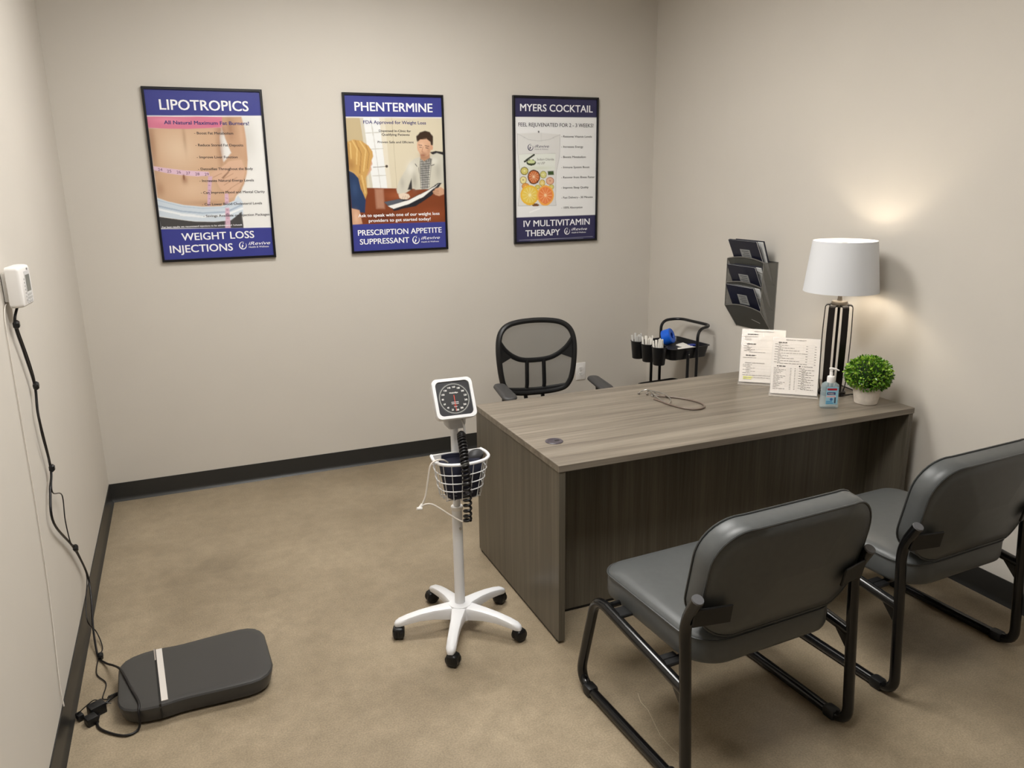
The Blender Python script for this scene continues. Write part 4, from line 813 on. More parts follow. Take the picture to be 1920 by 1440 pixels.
# ---------------------------------------------------------------- floor scale and its wall display
sc_ = thing('floor_scale', 'flat charcoal floor scale with a white stripe by the left wall', 'scale', (-0.112, 2.770, 0), math.radians(2.2))
M_scale = mat('charcoal_scale_top', (60, 59, 58), 0.34, bump=0.08, bscale=600); M_scaled = mat('scale_groove', (18,18,18), 0.5)
xs = [-0.258,-0.252,-0.238,-0.212,-0.175,-0.13,-0.10,-0.07,-0.03,0.05,0.13,0.175,0.205,0.230,0.247,0.256]
hy = [0.100,0.128,0.152,0.170,0.181,0.185,0.183,0.179,0.179,0.184,0.188,0.188,0.182,0.166,0.140,0.105]
so = [(x, -h) for x, h in zip(xs, hy)] + [(x, h) for x, h in zip(xs[::-1], hy[::-1])]
def sl(ins, z): return [(x*(0.257-ins)/0.257, y*(0.186-ins)/0.186, z) for x, y in so]
MB().loft([sl(0.022,0.006), sl(0.012,0.012), sl(0.006,0.03), sl(0.002,0.05), sl(0.0,0.060), sl(0.0,0.066), sl(0.004,0.0715), sl(0.012,0.074), sl(0.03,0.075)]).build('platform', M_scale, sc_, 30)
for x, y in ((-0.19,-0.12), (-0.19,0.12), (0.18,-0.12), (0.18,0.12)): MB().cyl((x,y,0), (x,y,0.012), 0.016, 12).build('foot', M_rubber, sc_)
def stripmesh(x0, x1, y0, y1, z0, z1, sh=-0.03): 
    m = MB().box(x0, x1, y0, y1, z0, z1); m.v = [Vector((v.x + sh*v.y, v.y, v.z)) for v in m.v]; return m
stripmesh(-0.1335,-0.1275,-0.1845,0.1815,0.02,0.0756).build('groove', M_scaled, sc_)
stripmesh(-0.1260,-0.1050,-0.168,0.172,0.0745,0.0765).build('label_strip', mat('scale_label', (206,200,194), 0.4), sc_)
stripmesh(-0.1335,-0.1285,0.10,0.180,0.0745,0.0762).build('groove_tab', mat('scale_tab', (150,142,134), 0.4), sc_)

du = thing('wall_display', 'white digital display unit mounted on the left wall', 'display', (L, 2.858, 1.4705), -0.094)
MB().rbox((0.008, 0.060, 0.0), (0.016, 0.09, 0.09), 0.003).build('wall_mount', M_whitepl, du)
uo = rrect(0.062, 0.0645, 0.012, None, 5)
def ul(x, sc): return [(x, 0.062 + a*sc, b*sc) for a, b in uo]
ub = MB().loft([ul(0.014,0.93), ul(0.016,0.985), ul(0.026,1.0), ul(0.046,0.985), ul(0.053,0.95), ul(0.056,0.88)]).build('housing', M_whitepl, du, 40)
MB().box(0.0555, 0.0572, 0.050, 0.104, -0.056, 0.046).build('bezel', mat('display_bezel', (206,204,203), 0.4), ub)
MB().box(0.0568, 0.0580, 0.056, 0.098, -0.018, 0.034).build('screen', mat('lcd_screen', (108,110,104), 0.3), ub)
for i in range(3):
    for j in range(3): MB().rbox((0.0578, 0.062+j*0.0145, -0.048+i*0.0105), (0.0018, 0.012, 0.0075), 0.0006, 1).build('button', mat('display_button', (186,184,182), 0.45), ub)
MB().box(0.0563, 0.0568, 0.082, 0.094, 0.0475, 0.0545).build('brand_mark', mat('grey_mark', (128,126,126), 0.5), ub)
for k in range(7): MB().box(0.0563, 0.0568, 0.038, 0.044, -0.046+k*0.011, -0.041+k*0.011).build('printed_mark', mat('pale_mark', (176,174,174), 0.5), ub)

cb = thing('display_cable', 'black cable bundle with hook ties from the wall display to the floor scale', 'cable', (0,0,0))
main = spline([(-0.500,2.905,1.402), (-0.510,2.885,1.352), (-0.510,2.952,1.249), (-0.510,3.034,1.115), (-0.510,3.007,1.014), (-0.510,3.065,0.803), (-0.510,2.985,0.745), (-0.510,2.950,0.640), (-0.510,3.26,0.402), (-0.507,3.440,0.20), (-0.498,3.38,0.118), (-0.488,3.24,0.05), (-0.466,3.10,0.009), (-0.435,3.03,0.012), (-0.395,2.94,0.045), (-0.362,2.84,0.079), (-0.325,2.712,0.080), (-0.298,2.620,0.080), (-0.298,2.585,0.062), (-0.304,2.570,0.010), (-0.350,2.560,0.006), (-0.425,2.630,0.006), (-0.435,2.700,0.006), (-0.415,2.770,0.008), (-0.380,2.786,0.020), (-0.366,2.782,0.028)], 8)
MB().tube(main, 0.0042, 8).build('main_cable', M_cable, cb, 80)
thin = spline([(-0.503,2.910,1.40), (-0.507,2.893,1.352), (-0.507,2.995,1.21), (-0.507,3.034,1.115), (-0.507,2.985,0.99), (-0.507,3.02,0.88), (-0.507,3.062,0.803), (-0.505,2.99,0.74), (-0.504,3.155,0.665), (-0.504,3.135,0.57), (-0.504,3.17,0.46), (-0.506,3.262,0.405), (-0.504,3.40,0.22), (-0.505,3.29,0.155), (-0.500,3.22,0.10), (-0.480,3.25,0.03), (-0.455,3.16,0.006), (-0.462,3.09,0.010), (-0.462,2.98,0.005), (-0.425,2.90,0.005), (-0.430,2.81,0.005), (-0.412,2.795,0.005)], 8)
MB().tube(thin, 0.0022, 6).build('thin_cable', M_cable, cb, 80)
for x, y, z, rz in ((-0.509,2.885,1.352,0.2), (-0.509,3.034,1.115,0.5), (-0.509,3.065,0.803,-0.1), (-0.508,3.26,0.402,0.8), (-0.458,3.085,0.014,0.4)):
    MB().rbox((x+0.003,y,z), (0.018,0.027,0.026), 0.006, 1, Matrix.Rotation(rz, 4, 'X')).build('cable_tie', M_rubber, cb)
st = MB(); hp = []
for i in range(91):
    f = i/90; p = Vector((-0.366,2.782,0.028)).lerp(Vector((-0.412,2.792,0.012)), f); hp.append(p + Vector((0, 0.0055*math.cos(f*9*2*PI), 0.0055*math.sin(f*9*2*PI))))
MB().tube(hp, 0.0018, 5).build('strain_relief', M_cable, cb, 80)
wc = thing('white_cable', 'thin white cord running down the left wall to the baseboard', 'cable', (0,0,0))
MB().tube(spline([(L+0.004,2.90,1.42), (L+0.004,2.815,1.379), (L+0.004,2.795,1.074), (L+0.004,2.778,0.753), (L+0.004,2.735,0.448), (L+0.004,2.66,0.197), (L+0.008,2.640,0.115)], 8), 0.0021, 6).build('cable_run', mat('wall_white_cable', (214,207,198), 0.5), wc, 80)
pa = thing('power_adapter', 'black power adapter with plug lying against the left baseboard', 'adapter', (-0.452, 2.705, 0), math.radians(28))
ab = MB().rbox((0.022,0.018,0.019), (0.052,0.040,0.038), 0.003).build('adapter_body', M_blackpl, pa)
MB().rbox((-0.014,-0.022,0.015), (0.036,0.036,0.030), 0.003).build('plug_body', M_blackpl, pa)
MB().rbox((-0.030,0.030,0.014), (0.020,0.030,0.022), 0.004).build('cord_clip', M_blackpl, pa)
MB().tube(spline([(-0.040,0.036,0.020), (-0.020,0.022,0.040), (0.005,0.030,0.044), (0.028,0.040,0.040), (0.050,0.040,0.020), (0.072,0.022,0.008)], 6), 0.0018, 6).build('adapter_cord', M_cable, pa)
# ---------------------------------------------------------------- utility cart
ct = thing('utility_cart', 'black three-tier utility cart in the corner behind the desk', 'cart', (2.855, 4.140, 0), math.radians(4))
M_cart = mat('black_cart_metal', (20, 20, 22), 0.35)
TW, TD = 0.150, 0.175
def tray(z, name):
    o = rrect(TW, TD, 0.035, None, 5); m = MB()
    def q(s, zz): return [(x+ (s if x > 0 else -s), y + (s if y > 0 else -s), zz) for x, y in o]
    m.loft([q(-0.012,z-0.070), q(0.0,z-0.002), q(0.006,z), q(0.006,z+0.003), q(0.0,z+0.003), q(-0.002,z), q(-0.0135,z-0.067)])
    return m.build(name, M_cart, ct, 30)
for z in (0.750, 0.460, 0.170): tray(z, 'tray')
hpth = fillet([(0.035,0.185,0.045), (0.035,0.185,0.865), (0.165,0.160,0.872), (0.165,-0.160,0.872), (0.035,-0.185,0.865), (0.035,-0.185,0.045)], [0,0.06,0.07,0.07,0.06,0], 8)
MB().tube(hpth, 0.0095, 10).build('handle_frame', M_cart, ct)
for s in (-1, 1): 
    lg = MB().cyl((-0.035, s*0.185, 0.045), (-0.035, s*0.185, 0.735), 0.0095, 10).build('leg', M_cart, ct)
    MB().tube([(-0.13, s*0.185, 0.050), (0.13, s*0.185, 0.050)], 0.011, 10).build('foot_bar', M_cart, ct)
    for x in (-0.12, 0.12): MB().cyl((x-0.009, s*0.185, 0.022), (x+0.009, s*0.185, 0.022), 0.022, 14).build('caster', M_rubber, ct)
MB().cyl((-0.035,-0.194,0.715), (-0.035,-0.197,0.715), 0.004, 8).build('bolt', M_steel, ct)
CUPS = [(-0.207, 0.100), (-0.207, -0.010), (-0.207, -0.120)]
W = Matrix.Translation(ct.location) @ Matrix.Rotation(math.radians(4), 4, 'Z')
cupnames = ['farthest', 'middle', 'nearest']
for i, (x, y) in enumerate(CUPS):
    p = W @ Vector((x, y, 0.668))
    cu = thing('hanging_cup', 'black plastic cup hooked on the cart side, %s of the three' % cupnames[i], 'cup', p, math.radians(4), 'cups hooked on the cart')
    MB().lathe([(0.0,-0.012), (0.034,-0.012), (0.036,-0.009), (0.0465,0.098), (0.049,0.100), (0.049,0.103), (0.045,0.103), (0.034,-0.008), (0.0,-0.008)], 24).build('cup', M_cart, cu)
    MB().rbox((0.048, 0, 0.088), (0.010, 0.022, 0.024), 0.002, 1).build('hook', M_cart, cu)
M_paper = mat('white_wrapper', (232, 228, 220), 0.55); M_clear = mat('clear_wrapper', (212, 210, 206), 0.25, clear=0.25)
def swab(kind):
    m = MB()
    if kind: m.rbox((0,0,0.074), (0.014,0.0045,0.148), 0.0015, 1)
    else: m.rbox((0,0,0.072), (0.015,0.008,0.144), 0.002, 1)
    return m.mesh('wrapped_swab' if kind else 'wrapped_syringe', M_paper if kind else M_clear)
sm_, sy_ = swab(1), swab(0)
for i, (x, y) in enumerate(CUPS):
    for k in range(11):
        a = k*2.399; r = 0.027*math.sqrt((k+0.4)/11); o = bpy.data.objects.new('wrapped_swab' if i else 'wrapped_syringe', sm_ if i else sy_); COL.objects.link(o)
        o.location = W @ Vector((x+r*math.cos(a), y+r*math.sin(a), 0.6605)); lean = r*5.5
        o.rotation_euler = (-lean*math.sin(a)*0.9+random.uniform(-.03,.03), lean*math.cos(a)*0.9+random.uniform(-.03,.03), a*1.7)
        s = random.uniform(0.93, 1.08); o.scale = (1, 1, s)
        tag(o, ('clear wrapped syringe standing in the farthest cup on the cart', 'white paper-wrapped swab standing in the middle cup on the cart', 'white paper-wrapped swab standing in the nearest cup on the cart')[i], 'syringe' if i == 0 else 'swab', ('syringes in the farthest cup', 'swabs in the middle cup', 'swabs in the nearest cup')[i])
M_blue = mat('blue_wrap', (22, 96, 214), 0.35)
rl = thing('wrap_roll', 'bright blue roll of wrap in the top cart tray', 'roll', W @ Vector((0.005, 0.070, 0.7785)), math.radians(38))
RT = Matrix.Rotation(math.radians(68), 4, 'X')
MB().lathe([(0.022,-0.030), (0.046,-0.030), (0.050,-0.026), (0.050,0.026), (0.046,0.030), (0.022,0.030), (0.020,0.024), (0.020,-0.024), (0.022,-0.030)], 28, RT).build('roll', M_blue, rl, 40)
MB().lathe([(0.0205,-0.028), (0.0205,0.028), (0.018,0.028), (0.018,-0.028), (0.0205,-0.028)], 20, RT).build('core', mat('dark_blue_core', (14,52,150), 0.4), rl)
pk = MB().rbox((0,0,0.004), (0.060,0.050,0.008), 0.003).mesh('gauze_packet', M_paper)
for i, (x, y, rz, lab) in enumerate(((0.050,-0.070,0.4,'white gauze packet in the top cart tray, nearest the handle'), (-0.010,-0.105,-0.3,'white gauze packet in the top cart tray, nearest the cups'), (0.055,-0.130,0.9,'white gauze packet at the front rim of the top cart tray'), (0.060,-0.005,0.1,'white gauze packet beside the blue roll in the cart tray'))):
    o = bpy.data.objects.new('gauze_packet', pk); COL.objects.link(o); o.location = W @ Vector((x, y, 0.6832 + 0.045)); o.rotation_euler = (0.1, -0.12, rz); tag(o, lab, 'packet', 'packets in the top cart tray')
tag(MB().rbox((0,0,0.005), (0.050,0.040,0.010), 0.003).build('alcohol_wipe_packet', mat('deep_blue_packet', (30,52,140), 0.4)), 'dark blue packet among the white packets in the cart tray', 'packet').location = W @ Vector((0.100,-0.060,0.732))
bx = tag(MB().rbox((0,0,0.0215), (0.22,0.27,0.043), 0.004).build('supply_box', mat('black_box_liner', (24,25,34), 0.6)), 'dark box of supplies filling the top cart tray', 'box'); bx.location = W @ Vector((0.02,-0.01,0.684)); bx.rotation_euler = (0,0,math.radians(4))
pb_ = tag(MB().rbox((0,0,0.02), (0.12,0.09,0.04), 0.004).build('pink_box', mat('pink_box', (150,92,100), 0.6)), 'small pink box on the middle cart tray', 'box'); pb_.location = W @ Vector((-0.03,0.06,0.394))

# ---------------------------------------------------------------- wall file holder
M_wire = mat('grey_mesh_panel', (132, 131, 126), 0.5, 0.2, clear=0.45); M_wired = mat('dark_mesh_panel', (92, 92, 87), 0.5, 0.2, clear=0.10); M_rod = mat('grey_rod', (128, 126, 122), 0.35, 0.5)
fh = thing('wall_file_holder', 'grey wire mesh three-pocket file holder on the right wall', 'file holder', (R, 3.643, 0))
FW, FDp = 0.158, 0.100
for s in (-1, 1):
    side = [(0,1.312), (-FDp,1.312), (-FDp,1.035), (-0.006,0.905), (0,0.905)]
    MB().prism(side, lambda x, z: (x-0.001, s*FW, z), lambda x, z: (x-0.001, s*(FW-0.0015), z)).build('side_panel', M_wire, fh)
    MB().tube([Vector((x-0.002, s*FW, z)) for x, z in side], 0.0028, 6, closed=True).build('side_rod', M_rod, fh)
MB().box(-0.003, -0.0015, -FW, FW, 0.905, 1.312).build('back_panel', M_wire, fh)
zs = [1.312, 1.170, 1.035]
for i, zt in enumerate(zs):
    zb = zt-0.115 if i < 2 else None
    top = [(y, zt + 0.018*(1-(y/FW)**2)) for y in np.linspace(-FW, FW, 13)]
    if i < 2: loops = [[(-FDp, y, z) for y, z in top], [(-FDp+0.03, y, zt-0.05) for y, z in top], [(-FDp+0.055, y, zt-0.10) for y, z in top], [(-0.006, y, zt-0.135) for y, z in top]]
    else: loops = [[(-FDp, y, z) for y, z in top], [(-FDp*0.70, y, zt-0.040) for y, z in top], [(-FDp*0.40, y, zt-0.080) for y, z in top], [(-0.006, y, zt-0.129) for y, z in top]]
    MB().loft(loops, False, False, False).build('pocket_front', M_wired, fh, 60)
    MB().tube([Vector((-FDp, y, z)) for y, z in top], 0.0034, 6).build('pocket_rod', M_rod, fh)
    MB().tube([(-FDp, -FW, zt-0.062), (-FDp, -FW*0.55, zt-0.050)], 0.0024, 6).build('clip_rod', M_rod, fh)
M_nvy = mat('navy_booklet_cover', (30, 32, 48), 0.3); M_pages = mat('booklet_pages', (222, 222, 220), 0.6); M_blab = mat('grey_label', (150, 152, 152), 0.5)
for i, (zt, nm) in enumerate(zip(zs, ('top', 'middle', 'bottom'))):
    bl = thing('brochure', 'navy brochure with grey label in the %s file pocket' % nm, 'brochure', (R-0.0215, 3.645, zt-(0.112 if i < 2 else 0.094)), 0, 'brochures in the file pockets')
    bl.rotation_euler = (0, math.radians(-25), 0)
    MB().rbox((-0.004, 0.0, 0.125), (0.0022, 0.245, 0.25), 0.0006, 1).build('front_cover', M_nvy, bl)
    MB().rbox((0.000, 0.0, 0.1245), (0.005, 0.240, 0.245), 0.0004, 1).build('pages', M_pages, bl)
    MB().rbox((0.0042, 0.0, 0.125), (0.0022, 0.245, 0.25), 0.0006, 1).build('back_cover', M_nvy, bl)
    lb = MB().box(-0.0058, -0.0050, -0.042, 0.042, 0.130, 0.195).build('label', M_blab, bl)
    for k in range(4): MB().box(-0.0061, -0.0057, -0.030, 0.030-0.01*(k % 2), 0.182-k*0.012, 0.186-k*0.012).build('label_line', mat('label_ink', (84,86,88), 0.6), lb)
    b3 = thing('folder', 'white folder behind the navy brochure in the %s file pocket' % nm, 'folder', (R-0.0115, 3.632, zt-(0.112 if i < 2 else 0.094)), 0, 'folders in the file pockets')
    b3.rotation_euler = (0, math.radians(-20), 0)
    MB().rbox((0.0, 0.0, 0.118), (0.006, 0.238, 0.236), 0.0006, 1).build('sheets', M_pages, b3)
    MB().rbox((0.0048, -0.004, 0.121), (0.0024, 0.246, 0.242), 0.0006, 1).build('cover', M_nvy, b3)

# ---------------------------------------------------------------- table lamp
lp = thing('table_lamp', 'lit table lamp with white drum shade and black bar cage body', 'lamp', (2.845, 2.790, DZ))
M_bronze = mat('dark_bronze_bar', (26, 21, 20), 0.3, 0.4); M_cap = mat('lamp_cap', (120, 112, 102), 0.3, 0.7)
MB().lathe([(0.0,0.0), (0.062,0.0), (0.064,0.004), (0.064,0.016), (0.058,0.022), (0.0,0.024)], 32).build('base', M_bronze, lp)
for k in range(6):
    a = k*PI/3 + math.radians(-135.6+30); d = Vector((math.cos(a), math.sin(a), 0)); n = Vector((-d.y, d.x, 0))
    path = fillet([d*0.030+Vector((0,0,0.436)), d*0.060+Vector((0,0,0.436)), d*0.064+Vector((0,0,0.30)), d*0.060+Vector((0,0,0.06)), d*0.052+Vector((0,0,0.020))], [0,0.02,0.1,0.05,0], 5)
    loops = []
    for i, p in enumerate(path):
        tg = (path[min(i+1,len(path)-1)]-path[max(i-1,0)]).normalized(); nn = tg.cross(n).normalized()
        loops.append([p+n*0.0155+nn*0.002, p-n*0.0155+nn*0.002, p-n*0.0155-nn*0.002, p+n*0.0155-nn*0.002])
    MB().loft(loops).build('cage_bar', M_bronze, lp, 30)
MB().lathe([(0.0065,0.02), (0.0065,0.44)], 12).build('stem', M_bronze, lp)
MB().lathe([(0.0,0.428), (0.036,0.428), (0.037,0.432), (0.037,0.450), (0.034,0.455), (0.012,0.457), (0.010,0.470), (0.010,0.530), (0.016,0.532), (0.016,0.565), (0.0,0.566)], 28).build('cap_and_socket', M_cap, lp)
shp = [(0.168,0.500), (0.142,0.735)]
M_shade = mat('white_lamp_shade', (214, 215, 218), 0.85)
MB().lathe([(0.168,0.500), (0.142,0.735), (0.1395,0.735), (0.1655,0.500), (0.168,0.500)], 64).build('shade', M_shade, lp, 30)
sp = MB()
for k in range(3):
    a = k*2*PI/3+0.4; sp.tube([(0.012*math.cos(a),0.012*math.sin(a),0.722), (0.1395*math.cos(a),0.1395*math.sin(a),0.728)], 0.0016, 6)
sp.lathe([(0.0,0.716), (0.013,0.716), (0.013,0.728), (0.0,0.729)], 14); sp.build('shade_spider', M_steel, lp)
hp_ = MB().tube(spline([(0.014,0,0.54), (0.045,0,0.57), (0.05,0,0.63), (0.02,0,0.71), (0.0,0,0.72)], 6), 0.0015, 6).build('harp', M_steel, lp)
MB().lathe([(0.017,0.575), (0.0285,0.596), (0.0312,0.612), (0.0285,0.625), (0.021,0.636), (0.010,0.641), (0.0,0.642)], 20).build('bulb', mat('lit_bulb', (255,240,220), 0.4, emit=((1.0,0.86,0.66), BULB)), lp)
MB().lathe([(0.0,0.562), (0.0135,0.562), (0.016,0.573), (0.0,0.5745)], 20).build('bulb_neck', M_whitepl, lp)
MB().tube(spline([(-0.004,-0.063,0.008), (0.02,-0.085,0.012), (0.05,-0.080,0.010), (0.085,-0.090,0.005), (0.115,-0.05,0.005), (0.135,0.02,0.005), (0.145,0.08,0.005)], 6), 0.0032, 6).build('power_cord', M_cable, lp)

# ---------------------------------------------------------------- acrylic menu signs
M_acr = mat('clear_acrylic', (240, 240, 240), 0.05, clear=0.94); M_sheet = mat('menu_paper', (226, 219, 212), 0.55); M_ink = mat('menu_ink', (92, 86, 84), 0.6); M_inkd = mat('menu_ink_dark', (58, 54, 54), 0.6); M_hil = mat('highlighter', (222, 222, 120), 0.6)
def sign(loc, yaw, tilt, label, kind):
    s = thing('menu_sign', label, 'sign', loc, yaw)
    Tm = Matrix.Translation((0, 0, 0.008)) @ Matrix.Rotation(-tilt, 4, 'X')
    hw, hh = 0.110, 0.285
    MB().rbox((0, 0.0015, hh/2), (2*hw, 0.0022, hh), 0.0006, 1).xf(Tm).build('front_panel', M_acr, s)
    MB().rbox((0, 0.0052, hh/2), (2*hw, 0.0022, hh), 0.0006, 1).xf(Tm).build('rear_panel', M_acr, s)
    MB().rbox((0, 0.022, 0.0015), (2*hw+0.004, 0.090, 0.003), 0.0006, 1).build('foot_panel', mat('foot_acrylic', (224,216,206), 0.1, clear=0.45), s)
    sh = MB().box(-hw+0.003, hw-0.003, 0.0028, 0.0038, 0.004, hh-0.003).xf(Tm).build('menu_sheet', M_sheet, s)
    X = Vector((1,0,0)); Z = Tm.to_3x3() @ Vector((0,0,1))
    def at(u, v, y=-0.0002): return Tm @ Vector((-hw+u*2*hw, y, (1-v)*hh))
    def txt(u0, u1, v, cap, st, m=M_inkd, b=0.02): flat_text('sign_text', st, at(u0, v), X, Z, (u1-u0)*2*hw, cap, m, sh, b)
    def lines(segs, m=M_ink, th=0.0017):
        mb = MB()
        for u0, u1, v in segs:
            rnd = random.Random(int(u0*1000+v*7919)); u = u0
            while u < u1:
                w_ = min(rnd.uniform(0.03, 0.09), u1-u); mb.add([at(u, v), at(u+w_, v), at(u+w_, v-th/hh), at(u, v-th/hh)], [(0,1,2,3)]); u += w_+0.012
        mb.build('printed_lines', m, sh)
    def rules(segs):
        mb = MB()
        for u0, u1, v in segs: mb.add([at(u0, v), at(u1, v), at(u1, v-0.0016), at(u0, v-0.0016)], [(0,1,2,3)])
        mb.build('ruled_lines', mat('rule_ink', (176,168,162), 0.6), sh)
    if kind == 0:
        txt(0.28, 0.72, 0.060, 0.0048, 'WEIGHT LOSS SERVICES'); txt(0.12, 0.56, 0.645, 0.0046, 'WEIGHT LOSS PACKAGES')
        lines([(0.14,0.38,0.115), (0.14,0.34,0.295), (0.13,0.36,0.505)], M_inkd, 0.0042)
        lines([(0.07,0.37,0.155), (0.09,0.22,0.185), (0.09,0.24,0.212), (0.07,0.18,0.330), (0.14,0.25,0.352), (0.07,0.23,0.372), (0.14,0.32,0.395), (0.08,0.24,0.412), (0.20,0.56,0.440), (0.07,0.37,0.545), (0.08,0.28,0.675), (0.08,0.25,0.705), (0.15,0.36,0.735), (0.08,0.25,0.765), (0.15,0.36,0.795), (0.08,0.25,0.825), (0.08,0.70,0.865), (0.34,0.70,0.905)])
        rules([(0.26,0.9,0.205), (0.40,0.9,0.222), (0.25,0.9,0.342), (0.30,0.9,0.385), (0.60,0.9,0.445), (0.38,0.9,0.555), (0.30,0.9,0.690), (0.38,0.9,0.745), (0.38,0.9,0.800), (0.28,0.9,0.835)])
        lines([(0.10,0.32,0.905), (0.10,0.30,0.935)], M_hil, 0.005)
    else:
        txt(0.28, 0.70, 0.058, 0.0050, 'REVIVE IV THERAPY'); txt(0.64, 0.86, 0.512, 0.0044, 'IV PACKAGES')
        lines([(0.12,0.30,0.105), (0.12,0.30,0.520)], M_inkd, 0.0042)
        seg = []
        for k in range(8): v = 0.130+k*0.045; seg += [(0.05,0.16+0.03*(k % 3),v), (0.12,0.34+0.12*(k % 4),v+0.021), (0.70,0.74,v+0.022), (0.88,0.92,v+0.024)]
        for k in range(14): v = 0.550+k*0.0275; seg += [(0.06,0.16+0.05*((k*7) % 4),v), (0.40,0.43,v), (0.49,0.52,v)]
        for k in range(9): v = 0.545+k*0.042; seg += [(0.58,0.70+0.03*(k % 3),v), (0.64,0.90-0.06*(k % 2),v+0.020)]
        lines(seg); rules([(0.36,0.90,0.130+k*0.045) for k in range(8)] + [(0.30,0.40,0.560+k*0.0275) for k in range(12)])
        mb = MB().add([at(0.55,0.95), at(0.553,0.95), at(0.553,0.53), at(0.55,0.53)], [(0,1,2,3)]); mb.build('column_rule', mat('rule_ink', (176,168,162), 0.6), sh)
        c0 = at(0.595, 0.503); mb = MB().add([c0 + X*0.0052*math.cos(a)*(1 if k % 2 else 0.55) + Z*0.0052*math.sin(a)*(1 if k % 2 else 0.55) for k, a in enumerate(np.linspace(0, 2*PI, 17)[:-1])], [tuple(range(16))]); mb.build('round_mark', M_inkd, sh)
    return s
sign((2.651, 3.070, DZ), -0.706, 0.436, 'acrylic weight loss services menu stand, farther from the sanitizer', 0)
sign((2.642, 2.826, DZ), -0.733, 0.446, 'acrylic therapy menu stand in front of the lamp and nearer the sanitizer', 1)

# ---------------------------------------------------------------- hand sanitizer
hb = thing('sanitizer_bottle', 'clear pump bottle of hand sanitizer beside the potted plant', 'bottle', (2.655, 2.612, DZ), math.radians(-28))
M_btl = mat('clear_bottle', (206, 226, 232), 0.05, clear=0.68); M_gel = mat('sanitizer_label', (150, 196, 216), 0.35)
bo = rrect(0.0405, 0.0225, 0.016, None, 6)
def bl_(s1, s2, z): return [(x*s1, y*s2, z) for x, y in bo]
MB().loft([bl_(0.88,0.85,0.0), bl_(0.99,0.98,0.005), bl_(1.0,1.0,0.015), bl_(0.96,0.98,0.060), bl_(0.94,0.97,0.100), bl_(0.88,0.92,0.112), bl_(0.60,0.72,0.120), bl_(0.36,0.62,0.123)]).build('bottle', M_btl, hb, 50)
lb = MB()
nseg = 12
lb.add([(x, -0.0232, z) for z in (0.022, 0.104) for x in np.linspace(-0.022, 0.030, nseg)], [(k, k+1, nseg+k+1, nseg+k) for k in range(nseg-1)]); lo = lb.build('label', M_gel, hb)
def lrect(name, x0, x1, z0, z1, m, y=-0.0236): return MB().add([(x0,y,z0), (x1,y,z0), (x1,y,z1), (x0,y,z1)], [(0,1,2,3)]).build(name, m, lo)
lrect('red_band', -0.018, 0.024, 0.088, 0.097, mat('label_red', (176,30,44), 0.4)); lrect('navy_band', -0.018, 0.018, 0.067, 0.079, mat('label_navy', (30,34,104), 0.4)); lrect('white_band', -0.020, 0.020, 0.055, 0.064, mat('label_white', (226,220,224), 0.4)); lrect('blue_band', -0.020, 0.012, 0.026, 0.031, mat('label_blue', (74,150,196), 0.4)); lrect('blue_band', -0.020, 0.006, 0.034, 0.038, mat('label_blue', (74,150,196), 0.4)); lrect('dark_print', 0.015, 0.022, 0.028, 0.056, mat('label_dark', (70,86,104), 0.5)); lrect('pink_line', -0.019, 0.018, 0.058, 0.0605, mat('label_pink', (206,110,130), 0.5), -0.0239)
MB().add([(0.002+0.0065*math.cos(a), -0.0236, 0.046+0.0065*math.sin(a)) for a in np.linspace(0, 2*PI, 17)[:-1]], [tuple(range(16))]).build('round_emblem', mat('label_blue2', (60,112,168), 0.4), lo)
flat_text('brand_text', 'PURELL', (-0.014, -0.0239, 0.0695), (1,0,0), (0,0,1), 0.028, 0.0068, M_dialw, lo, 0.02, 0.2)
MB().lathe([(0.0,0.120), (0.0165,0.120), (0.017,0.123), (0.017,0.143), (0.0155,0.148), (0.008,0.151), (0.0072,0.153), (0.0072,0.166), (0.0,0.167)], 24).build('pump_collar', M_whitepl, hb)
MB().lathe([(0.0,0.165), (0.0055,0.165), (0.0065,0.180), (0.0,0.183)], 16).build('pump_stem', M_whitepl, hb)
MB().tube([(-0.010,0,0.184), (0.0,0,0.184), (0.018,0,0.181), (0.032,-0.002,0.175)], [0.0045,0.0055,0.0042,0.003], 8).build('pump_nozzle', M_whitepl, hb)

# ---------------------------------------------------------------- potted topiary
pp = thing('potted_topiary', 'small green boxwood ball in a pale grey concrete pot', 'potted plant', (2.868, 2.600, DZ))
MB().lathe([(0.0,0.0), (0.046,0.0), (0.050,0.003), (0.0535,0.020), (0.0635,0.080), (0.0635,0.085), (0.058,0.085), (0.055,0.070), (0.0,0.070)], 32).build('pot', mat('concrete_pot', (206,196,184), 0.8, var=0.14, vscale=28, bump=0.5, bscale=80), pp)
rng = random.Random(3); fo = MB(); cc = Vector((0, 0, 0.138)); RR = Vector((0.104, 0.104, 0.083))
def leaf(p, d, ln, wd, roll):
    a = Vector((0,0,1)) if abs(d.z) < 0.9 else Vector((1,0,0)); u = d.cross(a).normalized(); v = d.cross(u); u2 = u*math.cos(roll)+v*math.sin(roll); nn = d.cross(u2)
    fo.add([p, p+d*ln*0.5+u2*wd*0.5+nn*ln*0.10, p+d*ln, p+d*ln*0.5-u2*wd*0.5+nn*ln*0.10, p+d*ln*0.5], [(0,1,4), (1,2,4), (2,3,4), (3,0,4)])
for k in range(2000):
    z = 1-2*(k+0.5)/2000; ph = k*2.39996; r = math.sqrt(1-z*z); d = Vector((r*math.cos(ph), r*math.sin(ph), z))
    if z < -0.80: continue
    sc = rng.uniform(0.80, 1.0); p = cc + Vector((d.x*RR.x, d.y*RR.y, d.z*RR.z))*sc
    dd = (d + Vector((rng.uniform(-1,1), rng.uniform(-1,1), rng.uniform(-1,1)))*0.85).normalized(); leaf(p - dd*0.004, dd, rng.uniform(0.013,0.019), rng.uniform(0.008,0.012), rng.uniform(0, 6.28))
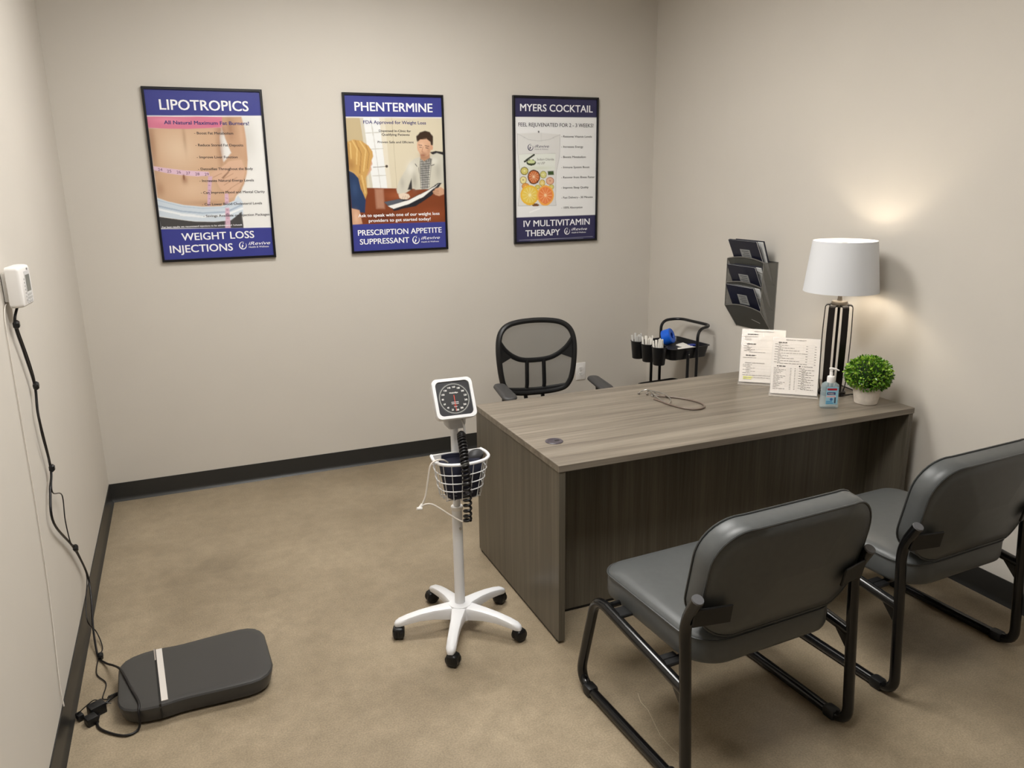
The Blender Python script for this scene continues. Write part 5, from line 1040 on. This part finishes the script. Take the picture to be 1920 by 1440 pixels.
def leaf_mat():
    m = mat('boxwood_leaf', (76, 126, 36), 0.22, spec=0.5); N = m.node_tree.nodes; K = m.node_tree.links; b = N['Principled BSDF']
    g = N.new('ShaderNodeNewGeometry'); r = N.new('ShaderNodeValToRGB'); e = r.color_ramp.elements
    e[0].color = lin((44,88,20))+(1,); e[1].color = lin((160,190,72))+(1,); k = e.new(0.55); k.color = lin((98,146,40))+(1,); K.new(g.outputs['Random Per Island'], r.inputs[0]); K.new(r.outputs[0], b.inputs['Base Color']); return m
fol = fo.build('foliage', leaf_mat(), pp, 180); fol['kind'] = 'stuff'
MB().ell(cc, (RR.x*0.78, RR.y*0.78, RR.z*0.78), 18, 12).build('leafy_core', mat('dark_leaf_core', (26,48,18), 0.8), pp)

# ---------------------------------------------------------------- stethoscope
ss = thing('stethoscope', 'grey stethoscope with looped tubing lying on the desk', 'stethoscope', (0, 0, DZ))
M_hose = mat('taupe_hose', (112, 98, 88), 0.3)
def dz(pts, z=0.0048): return [(x, y, z) for x, y in pts]
MB().tube(spline(dz([(2.010,3.060), (2.018,3.010), (2.022,2.962), (2.035,2.905), (2.056,2.858), (2.092,2.832), (2.140,2.845), (2.166,2.888), (2.164,2.945), (2.140,3.005), (2.100,3.058), (2.060,3.095), (2.035,3.110)]), 8), 0.0046, 8).build('tubing', M_hose, ss, 80)
for off in (0.0, 1.0):
    pts = [(2.022,2.962,0.005), (2.020,3.03,0.012+0.006*off), (2.030,3.10,0.018), (2.045-0.03*off,3.165,0.020), (2.020-0.02*off,3.185,0.014), (1.997-0.004*off,3.176-0.03*off,0.0065)] if off == 0 else [(2.022,2.962,0.005), (2.062,3.00,0.012), (2.080,3.075,0.016), (2.070,3.140,0.016), (2.050,3.175,0.012), (2.028,3.150,0.0065)]
    MB().tube(spline(pts, 8), 0.0031, 8).build('ear_tube', M_steel, ss, 80)
    MB().ell(Vector(pts[-1]), (0.0065,0.0065,0.006), 12, 8).build('ear_tip', mat('ear_tip', (120,112,104), 0.4), ss)
MB().lathe([(0.0,0.0), (0.020,0.0), (0.021,0.004), (0.015,0.010), (0.006,0.013), (0.006,0.020), (0.0,0.021)], 24, Matrix.Translation((2.052,3.118,0.0))).build('chest_piece', M_steel, ss)
